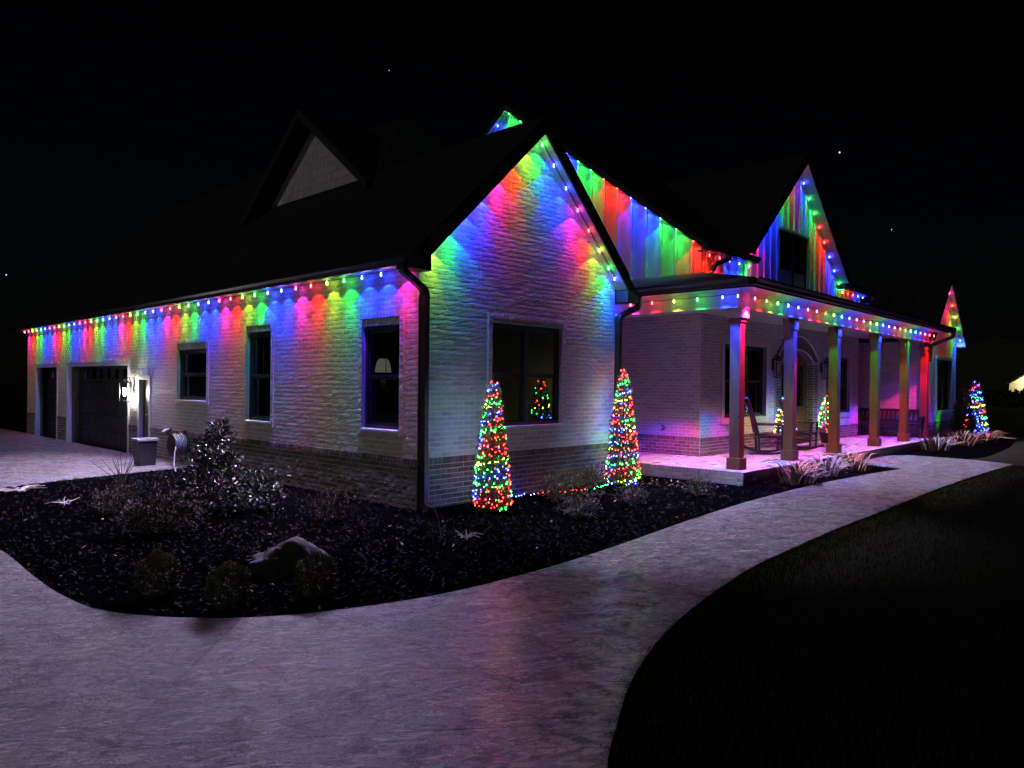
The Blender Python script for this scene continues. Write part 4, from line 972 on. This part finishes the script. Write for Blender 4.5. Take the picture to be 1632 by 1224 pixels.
shrub('olive shrub below the gable window, next to the second lit tree', (2.72, -.72), (.30, .26, .24), 1900, .05, 'leaf_olive', .9, .25, .22, 8)
shrub('grey leafless shrub in front of the olive shrubs', (1.10, -1.80), (.28, .25, .17), 1200, .03, 'leaf_grey', .4, .2, .4, 12)
shrub('small grey shrub in front of the second lit tree', (2.45, -1.66), (.24, .22, .16), 900, .028, 'leaf_grey', .4, .2, .4, 12)
shrub('small reddish twiggy shrub before the porch edge', (3.80, -1.92), (.25, .23, .16), 900, .028, 'leaf_rust', .5, .2, .35, 12)
# bare twigs
t = empty('bare_twig_plant', (-2.06, 4.45, -.04)); tag(t, 'bare thin twigs rising beside the garage apron', 'plant')
m = MB()
for k in range(16):
    a = random.uniform(0, 6.28); R = random.uniform(.12, .42); h = random.uniform(.35, .62)
    m.tube([(0, 0, 0), (R*.35*math.cos(a), R*.35*math.sin(a), h*.5), (R*math.cos(a), R*math.sin(a), h)], [.005, .004, .002], 4)
m.build('twig', 'leaf_rust', t)
# clumps of dried strap leaves
def strap_clump(label, loc, R, h, n=70):
    t = empty('strap_leaf_plant', (*loc, -.045)); tag(t, label, 'plant', 'dried strap-leaf clumps along the porch')
    V, F, Rn = [], [], []
    for k in range(n):
        a = rng.uniform(0, 6.283); rr = R*rng.uniform(.25, 1.1); hh = h*rng.uniform(.45, .95); wd = rng.uniform(.011, .02); b0 = np.array([math.cos(a), math.sin(a), 0])*rng.uniform(0, R*.6)
        side = np.array([-math.sin(a), math.cos(a), 0]); rv = rng.random(); i0 = len(V); tw = rng.normal(0, .08)
        for q in range(6):
            s_ = q/5; o = rr*(s_**1.3); z = hh*math.sin(min(1.0, s_*1.05)*math.pi*(.5+.16*rng.random()))
            c = b0+np.array([math.cos(a+tw*s_), math.sin(a+tw*s_), 0])*o+np.array([0, 0, z]); w2 = wd*(1-s_**2*.95)
            V += [c-side*w2, c+side*w2+np.array([0, 0, wd*.4])]; Rn += [rv, rv]
        for q in range(5): F.append((i0+2*q, i0+2*q+1, i0+2*q+3, i0+2*q+2))
    np_mesh('leaves', np.array(V), np.array(F), 'straw', t, np.array(Rn)); return t
strap_clump('dried strap-leaf clump nearest the porch corner post', (6.35, -2.36), .46, .40, 100)
strap_clump('dried strap-leaf clump, middle one of the three before the porch', (7.75, -2.34), .46, .40, 95)
strap_clump('dried strap-leaf clump beside the branching walk', (9.0, -2.40), .46, .40, 95)
strap_clump('dried strap-leaf clump just beyond the branching walk', (15.6, -2.3), .55, .46, 80)
strap_clump('dried strap-leaf clump at the foot of the dark conifer', (18.2, -2.35), .65, .48, 80)
strap_clump('dried strap-leaf clump furthest along, by the far lit tree', (19.9, -2.6), .6, .42, 70)

# ------------------------------------------------------------------ cone trees wrapped in small lights
def ball(seg=6, rings=4, r=1.0):
    m = MB().lathe([(r*math.sin(t), -r*math.cos(t)) for t in np.linspace(.35, math.pi-.35, rings)], seg); tri = []
    for f in m.f:
        for k in range(1, len(f)-1): tri.append((f[0], f[k], f[k+1]))
    return np.array(m.v), np.array(tri)
BV, BF = ball()
def cone_pts(n, h, R, lo=.02, inner=.72):
    z = h*(1-np.sqrt(1-rng.random(n)*.985)); z = np.maximum(z, lo); a = rng.uniform(0, 6.283, n); f = np.clip(1-z/h, 0, 1)**.66
    f *= np.clip((z+.06)/.16, .6, 1); rr = R*f*(inner+(1-inner)*rng.random(n))*(1+.07*np.sin(a*5+z*9)); return np.column_stack([rr*np.cos(a), rr*np.sin(a), z]), a
def cone_tree(label, loc, h, R, nleaf=5200, lsize=.05, pot=0, name='cone_tree', mat='needle'):
    t = empty(name, loc); tag(t, label, 'tree')
    P, a = cone_pts(nleaf, h, R, .02, .5); d = np.column_stack([np.cos(a), np.sin(a), np.full(nleaf, .5)]); P[:, 2] += pot
    V, F, Rr = leafs(P, d, nleaf, lsize, .5, .28); np_mesh('crown', V, F, mat, t, Rr)
    MB().tube([(0, 0, 0), (0, 0, pot+h*.5), (.01, 0, pot+h*.97)], [.035, .02, .004], 6).build('trunk', 'bark', t)
    if pot: MB().lathe([(.13, 0), (.19, pot*.85), (.2, pot*.9), (.2, pot), (.17, pot), (.16, pot*.9)], 18).build('pot', 'pot', t, 0, True)
    return t
def tree_lights(label, loc, h, R, n, turns, seq, runs, rb=.008, pot=0, top=.9, group='strings wound round the cone trees', seed=1):
    t = empty('wound_string_lights', loc); tag(t, label, 'string lights', group); rg = np.random.default_rng(seed)
    s = np.linspace(0, 1, n); z = h*top*(1-(1-s)**1.0*1.0) + .04; z = .04+(h*top-.04)*(1-(1-s)**.66)
    a = turns*6.283*(z/h)**.85+rg.normal(0, .10, n); f = np.clip(1-z/h, 0, 1)**.66*np.clip((z+.06)/.16, .6, 1); rr = R*f*rg.uniform(.90, 1.03, n)+.008
    P = np.column_stack([rr*np.cos(a), rr*np.sin(a), z+rg.normal(0, .022, n)+pot]); P[:, 2] = np.maximum(P[:, 2], .02)
    cols = []; k = 0
    while len(cols) < n: cols += [seq[k % len(seq)]]*max(4, int(rg.normal(runs, runs*.25)*(1-.45*len(cols)/n))); k += 1
    cols = cols[:n]; keys = list(PAL); V = (BV[None]*(rb*rg.uniform(.6, 1.45, n))[:, None, None]*np.array([1, 1, 1.25])+P[:, None]).reshape(-1, 3); F = (BF[None]+(np.arange(n)*len(BV))[:, None, None]).reshape(-1, 3)
    o = np_mesh('bulbs', V, F, None, t, None, True); o['kind'] = 'stuff'
    for q in keys: o.data.materials.append(M['mini_'+q])
    o.data.polygons.foreach_set('material_index', np.repeat([keys.index(c) for c in cols], len(BF)).astype(np.int32)); o.data.update()
    MB().tube([tuple(p*np.array([.97, .97, 1])) for p in P], .003, 3).build('cord', 'cord', t); return t
RGB = ['green', 'blue', 'red']
T1 = (.72, -.66, -.045); T2 = (4.02, -.42, -.045)
cone_tree('slim cone evergreen wrapped in lights nearest the house corner', T1, 1.86, .275, 9000); tree_lights('coloured lights wound round the cone tree nearest the corner', T1, 1.76, .27, 380, 18, ['green', 'red', 'blue', 'red', 'green', 'blue', 'red', 'lime'], 15, .0058, top=.97, seed=3)
cone_tree('slim cone evergreen wrapped in lights beside the porch end', T2, 2.06, .31, 9000); tree_lights('coloured lights wound round the cone tree beside the porch', T2, 1.96, .305, 380, 18, ['blue', 'lime', 'red', 'green', 'blue', 'red', 'green', 'red'], 16, .0062, top=.975, seed=5)
T3 = (23.2, -1.75, -.045); cone_tree('cone evergreen wrapped in lights at the far right of the yard', T3, 2.15, .40, 4200, .07); tree_lights('coloured lights wound round the far right cone tree', T3, 1.95, .39, 200, 9.5, ['red', 'blue', 'green', 'blue', 'blue', 'red', 'blue', 'lime'], 14, .010, top=.96, seed=8)
cone_tree('dark unlit conifer standing before the far right gable', (20.4, -1.95, -.045), 1.86, .42, 5200, .075, name='conifer', mat='leaf_dark')
TP1 = (10.78, -.30, PF); TP2 = (13.15, -.40, PF)
for p, w, sd in ((TP1, 'left', 11), (TP2, 'right', 13)):
    cone_tree('small potted evergreen with lights %s of the front door' % w, p, 1.02, .26, 2600, .05, .30, 'potted_tree')
    tree_lights('coloured lights wound round the potted tree %s of the door' % w, p, .98, .27, 110, 8, ['red', 'lime', 'blue', 'green', 'red', 'blue', 'lime', 'green'], 10, .008, .30, .97, seed=sd)
# string lights lying on the ground between the two cone trees
t = empty('ground_string_lights', (1.0, -.55, -.03)); tag(t, 'string of small lights lying along the brick base between two lit trees', 'string lights')
xs = np.linspace(0, 2.95, 40); P = np.column_stack([xs, .18+.14*np.sin(xs*2.3)+rng.normal(0, .02, 40), .02+np.abs(rng.normal(0, .012, 40))])
cols = ['green']*4+['blue']*10+['red']*12+['green']*9+['blue']*5; keys = list(PAL)
o = np_mesh('bulbs', (BV[None]*.007+P[:, None]).reshape(-1, 3), (BF[None]+(np.arange(40)*len(BV))[:, None, None]).reshape(-1, 3), None, t, None, True); o['kind'] = 'stuff'
for q in keys: o.data.materials.append(M['mini_'+q])
o.data.polygons.foreach_set('material_index', np.repeat([keys.index(c) for c in cols], len(BF)).astype(np.int32))
MB().tube([tuple(p) for p in P], .003, 3).build('cord', 'cord', t)
# two small up-lights at the far wing
for lb, p, k in (('small blue up-light at the foot of the far brick wing', (18.55, -1.78, -.03), 'blue'), ('small green up-light at the foot of the far brick wing', (19.25, -1.80, -.03), 'green')):
    t = empty('garden_uplight', p); tag(t, lb, 'garden light')
    MB().tube([(0, 0, -.02), (0, 0, .05)], .01, 6).build('stake', 'black', t); MB().lathe([(.03, .05), (.045, .08), (.045, .13), (.035, .13), (.03, .10)], 10).build('housing', 'black', t)
    MB().lathe([(.03, .10), (.03, .115)], 10).build('lens', 'bulb_'+k, t)
    L = bpy.data.lights.new('uplight_light', 'SPOT'); L.color = PAL[k]; L.energy = 14*(1.8 if k == 'blue' else 1); L.spot_size = math.radians(60); L.spot_blend = .6; L.shadow_soft_size = .02
    lo = bpy.data.objects.new('uplight_light', L); COL.objects.link(lo); lo.parent = t; lo.location = (0, 0, .135); lo.rotation_euler = Vector((0, .35, 1)).to_track_quat('-Z', 'Y').to_euler()

# ------------------------------------------------------------------ garden and porch objects
# rock
bm = bmesh.new(); bmesh.ops.create_icosphere(bm, subdivisions=4, radius=1)
for v in bm.verts:
    d = v.co.copy(); f = 1+.14*math.sin(d.x*3.1+1)*math.cos(d.y*4+.5)+.07*math.sin(d.x*9+d.z*7)+.04*math.sin(d.y*17+d.x*11)
    v.co = Vector((d.x*.37*f, d.y*.23*f, max(d.z, -.3)*.21*f*(1.0 if d.x > -.3 else .75)))
me = bpy.data.meshes.new('rock'); bm.to_mesh(me); bm.free(); rk = link('rock', me, 'rock', None, 0, True); rk.location = (-2.72, -1.62, .0); rk.rotation_euler = (0, 0, math.radians(-42)); tag(rk, 'weathered grey boulder lying in the black mulch bed', 'rock')
# square planter box and hose pot by the garage
t = empty('planter_box', (-.62, 7.55, -.04), .0); tag(t, 'black square tapered planter box standing by the side door', 'planter')
m = MB(); B0, B1, Hh = .15, .175, .50
pr_ = lambda r, z: [(-r, -r, z), (r, -r, z), (r, r, z), (-r, r, z)]
i = 0; m.v = pr_(B0, 0)+pr_(B1, Hh); m.f = [(0, 3, 2, 1), (0, 1, 5, 4), (1, 2, 6, 5), (2, 3, 7, 6), (3, 0, 4, 7)]; m.build('body', 'black', t, .01)
m = MB().box(-.2, .2, -.2, -.15, Hh-.02, Hh+.03).box(-.2, .2, .15, .2, Hh-.02, Hh+.03).box(-.2, -.15, -.15, .15, Hh-.02, Hh+.03).box(.15, .2, -.15, .15, Hh-.02, Hh+.03); m.build('rim', 'hose', t, .006)
MB().box(-.15, .15, -.15, .15, Hh-.08, Hh-.04).build('soil', 'mulch', t)
# hose reel on the wall
t = empty('hose_reel', (-.16, 7.12, .36)); tag(t, 'grey garden hose coiled on a black wall reel', 'hose reel')
MB().lathe([(.05, -.02), (.05, .02)], 12).build('hub', 'black', t)
m = MB()
for k in range(8):
    R0 = .17+.012*(k % 3); xo = -.09+.024*k; m.tube([(xo+.008*math.sin(3*q), R0*math.cos(q), R0*1.12*math.sin(q)+.01*math.sin(5*q+k)) for q in np.linspace(0, 6.283, 22)], .0125, 6, False)
m.build('coil', 'hose', t, 0, True)
for x in (-.12, .11): MB().lathe([(.215, -.008), (.215, .008)], 20).build('reel_plate', 'black', t).rotation_euler = (0, math.pi/2, 0); t.children[-1].location = (x, 0, 0)
MB().tube([(-.10, -.17, .05), (-.16, -.24, -.12), (-.24, -.42, -.30), (-.33, -.66, -.375), (-.42, -.95, -.395)], .0125, 6).build('loose_end', 'hose', t, 0, True)
MB().box(.10, .16, -.03, .03, -.1, .28).build('bracket', 'black', t)
t = empty('vent_hood', (-.012, 7.95, .60)); tag(t, 'small dark vent hood on the brick base above the hose', 'vent')
MB().prism([(0, -.09, .05), (0, .09, .05), (-.13, .08, -.02), (-.13, -.08, -.02)], (0, 0, -.04)).build('hood', 'hose', t, .006); MB().box(-.01, .02, -.1, .1, -.08, .06).build('flange', 'black', t)
# stake and a twist of pale root in the bed, debris by the drive
t = empty('garden_stake', (-.88, -1.50, -.045), 0); tag(t, 'thin pale stake leaning in the mulch near the corner', 'stake'); MB().tube([(0, 0, 0), (-.02, .03, .2), (-.06, .06, .34)], [.006, .005, .004], 6).build('shaft', 'stick', t)
def twist(label, loc, sc, nn):
    t = empty('dry_root', (*loc, -.03)); tag(t, label, 'dry root'); m = MB()
    for k in range(nn):
        a = random.uniform(0, 6.28); L_ = random.uniform(.4, 1)*sc
        m.tube([(random.uniform(-.3, .3)*sc, random.uniform(-.2, .2)*sc, .0), (L_*.5*math.cos(a), L_*.5*math.sin(a), .05*random.random()+.01), (L_*math.cos(a), L_*math.sin(a), .01+.06*random.random())], [.012*sc*2, .009*sc*2, .003], 5)
    m.build('strand', 'stick', t); return t
twist('pale dry root clump lying near the thin stake', (-.72, -1.72), .20, 12); twist('pale dead branch lying at the edge of the apron', (-3.25, 5.25), .5, 11); twist('small pale dry clump in the mulch near the apron', (-3.1, 3.5), .26, 9)
# door mat
o = MB().box(11.75, 13.0, -.95, -.30, PF+.008, PF+.022).build('door_mat', 'mat', None, .004); tag(o, 'reddish brown door mat before the arched door', 'mat')
# wreath on the door
t = empty('wreath', (AX+.02, DYY-.08, 1.80)); tag(t, 'dark round wreath hanging on the front door', 'wreath')
a = rng.uniform(0, 6.283, 1400); rr = .26+rng.normal(0, .045, 1400); P = np.column_stack([rr*np.cos(a), rng.normal(0, .03, 1400), rr*np.sin(a)])
V, F, R = leafs(P, np.column_stack([np.cos(a), np.zeros(1400)-.5, np.sin(a)]), 1400, .06, 0, .4); np_mesh('foliage', V, F, 'leaf_dark', t, R)
MB().tube([(.26*math.cos(q), 0, .26*math.sin(q)) for q in np.linspace(0, 6.283, 24)], .03, 6, False).build('ring', 'bark', t)

# rocking chairs (front = -Y)
def rocking_chair(label, loc, rz):
    t = empty('rocking_chair', loc, rz); tag(t, label, 'rocking chair', 'rocking chairs on the porch'); W = .27; mat = 'wood'
    for s in (-1, 1):
        MB().tube([(s*W, y, .03+.10*((y+.0)/.45)**2) for y in np.linspace(-.42, .52, 12)], 0, 4, True, (.014, .022)).build('rocker', mat, t)
        MB().bar((s*W, -.24, .055), (s*W, -.27, .62), .042, .042).build('front_leg', mat, t)
        MB().tube([(s*W, .20, .05), (s*W, .22, .42), (s*W, .30, .75), (s*W, .42, 1.12)], 0, 4, True, (.02, .02)).build('back_post', mat, t)
        MB().box(s*W-.045, s*W+.045, -.33, .26, .62, .645).build('arm', mat, t, .006)
    for k in range(7): y = -.27+k*.078; MB().box(-W+.02, W-.02, y, y+.066, .405-.012*k, .425-.012*k).build('seat_slat', mat, t, .003)
    for z, y in ((.15, -.25), (.27, -.255), (.20, .21)): MB().tube([(-W, y, z), (W, y, z)], .012, 6).build('stretcher', mat, t)
    for s in (-1, 1): MB().tube([(s*W, -.25, .21), (s*W, .21, .21)], .012, 6).build('stretcher', mat, t); MB().box(s*W-.02, s*W+.02, -.27, .22, .35, .41).build('seat_rail', mat, t)
    MB().bar((-W, .265, .47), (W, .265, .47), .03, .06).build('back_rail', mat, t); MB().bar((-W-.02, .42, 1.12), (W+.02, .42, 1.12), .035, .09).build('top_rail', mat, t)
    for k in range(6): x = -W+.065+k*(2*W-.13)/5; MB().tube([(x, .265, .47), (x, .335, .8), (x, .415, 1.10)], 0, 4, True, (.019, .008)).build('back_slat', mat, t)
    return t
rocking_chair('black rocking chair nearer the porch corner post', (9.12, -.62, PF), math.radians(32)); rocking_chair('black rocking chair beside the arched doorway', (10.72, -.72, PF), math.radians(8))
# slatted bench along the far porch wall (seat faces -X)
t = empty('porch_bench', (17.5, -.60, PF)); tag(t, 'long dark slatted bench against the far porch wall', 'bench'); LB = .92
for y in (-LB, LB):
    MB().bar((-.24, y, 0), (-.24, y, .62), .06, .06).build('leg', 'wood', t); MB().tube([(.22, y, 0), (.22, y, .42), (.30, y, .80)], 0, 4, True, (.03, .03)).build('leg', 'wood', t); MB().box(-.29, .24, y-.04, y+.04, .60, .635).build('arm', 'wood', t, .004)
for k in range(5): MB().box(-.26+k*.095, -.26+k*.095+.08, -LB, LB, .39, .415).build('seat_slat', 'wood', t, .003)
MB().box(-.27, -.24, -LB, LB, .33, .39).build('apron', 'wood', t); MB().bar((.295, -LB, .78), (.295, LB, .78), .04, .08).build('top_rail', 'wood', t); MB().bar((.24, -LB, .47), (.24, LB, .47), .04, .07).build('back_rail', 'wood', t)
for k in range(15): y = -LB+.06+k*(2*LB-.12)/14; MB().bar((.242, y, .49), (.29, y, .76), .055, .014).build('back_slat', 'wood', t)

# ------------------------------------------------------------------ a little of the rooms behind the clear windows
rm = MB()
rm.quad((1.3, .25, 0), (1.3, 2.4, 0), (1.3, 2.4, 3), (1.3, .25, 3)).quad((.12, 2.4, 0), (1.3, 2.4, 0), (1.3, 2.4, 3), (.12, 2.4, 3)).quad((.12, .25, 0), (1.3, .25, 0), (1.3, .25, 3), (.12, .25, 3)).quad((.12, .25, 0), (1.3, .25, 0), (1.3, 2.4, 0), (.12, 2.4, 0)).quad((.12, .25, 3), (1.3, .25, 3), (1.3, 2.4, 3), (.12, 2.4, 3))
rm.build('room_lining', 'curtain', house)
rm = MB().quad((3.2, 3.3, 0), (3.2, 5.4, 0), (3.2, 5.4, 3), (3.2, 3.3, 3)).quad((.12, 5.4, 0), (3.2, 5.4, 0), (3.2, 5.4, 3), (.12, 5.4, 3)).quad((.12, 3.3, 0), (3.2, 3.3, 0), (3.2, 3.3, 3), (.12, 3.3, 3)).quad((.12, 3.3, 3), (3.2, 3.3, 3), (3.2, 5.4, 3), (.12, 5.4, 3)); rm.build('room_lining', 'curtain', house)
t = empty('table_lamp', (.50, 1.42, 1.32)); tag(t, 'lit pale lamp seen through the tall window nearest the corner', 'lamp')
M['shade'] = emit('lit_lamp_shade', (1, .94, .78), .10)
MB().lathe([(.06, 0), (.07, .03), (.03, .08), (.05, .2), (.03, .35)], 14).build('base', 'linen', t, 0, True); MB().lathe([(.12, .44), (.115, .5), (.09, .60), (.06, .64)], 20).build('shade', 'shade', t, 0, True)
t = empty('armchair', (.62, 1.50, .0)); tag(t, 'pale rounded armchair back behind the tall corner window', 'armchair')
MB().lathe([(.30, .2), (.36, .6), (.36, .95), (.28, 1.10), (.12, 1.16)], 20).build('back', 'linen', t, 0, True)

# ------------------------------------------------------------------ neighbour's house far to the right, under its own floodlight
NP = pix_ray(1655, 640, 120); NP.z = 0
t = empty('far_house', NP, AR-math.atan2(1655-816, FPX)); tag(t, 'distant yellow house lit by a floodlight at the right edge', 'house')
MB().box(0, 10, -4, 4, 0, 2.6).build('wall', 'clay_siding', t)
MB().poly([(-.02, -4, 2.6), (-.02, 4, 2.6), (-.02, 0, 5.2)]).build('gable', 'clay_siding', t)
mm = MB()
for s in (-1, 1): mm.prism([(-.6, 0, 5.3), (-.6, s*4.5, 2.45), (10, s*4.5, 2.45), (10, 0, 5.3)], (0, 0, .15))
fix(mm.build('roof', 'shingle', t))
MB().box(-.1, -.03, -1.3, -.4, .9, 2.1).build('window', 'glass', t); MB().box(-.1, -.03, 1.0, 1.9, 0, 2.05).build('door', 'white', t)
MB().box(-.35, -.02, -.15, .15, 4.0, 4.25).build('floodlight', emit('lit_floodlight', (1, .93, .6), 30), t)
L = bpy.data.lights.new('flood_light', 'POINT'); L.energy = 2200; L.color = (1, .9, .5); L.shadow_soft_size = .15; lo = bpy.data.objects.new('flood_light', L); COL.objects.link(lo); lo.parent = t; lo.location = (-.9, 0, 3.9)
t = empty('far_hedge', pix_ray(1660, 625, 88)); t.location.z = -.1; t.rotation_euler = (0, 0, AR-math.atan2(1655-816, FPX)); tag(t, 'dark hedge hiding the lower walls of the distant house', 'hedge')
P = np.column_stack([rng.uniform(-.6, .6, 5000), rng.uniform(-9, 12, 5000), rng.uniform(0, 1, 5000)**.7*(1.45)]); V, F, R = leafs(P, rng.normal(size=(5000, 3)), 5000, .45, .2, .6); np_mesh('foliage', V, F, 'leaf_dark', t, R); MB().box(-.3, .3, -9, 12, 0, 1.3).build('core', 'leaf_dark', t)
# small lit tree standing in the room behind the gable window
TI = (3.80, 1.20, .62); cone_tree('small Christmas tree with lights seen through the gable window', TI, 1.25, .26, 2500, .05, name='christmas_tree', mat='leaf_dark'); tree_lights('coloured lights on the tree behind the gable window', TI, 1.2, .24, 48, 7, ['green', 'red', 'blue', 'green', 'lime', 'red'], 9, .006, top=.95, seed=21)
o = MB().box(3.3, 4.2, .85, 1.65, .0, .03).box(3.34, 4.16, .9, 1.6, .57, .62); o = o.build('side_table', 'wood'); tag(o, 'dark low table under the tree behind the gable window', 'table')
m = MB()
for x in (3.36, 4.11):
    for y in (.92, 1.55): m.box(x, x+.04, y, y+.04, .03, .57)
m.build('leg_frame', 'wood', o)
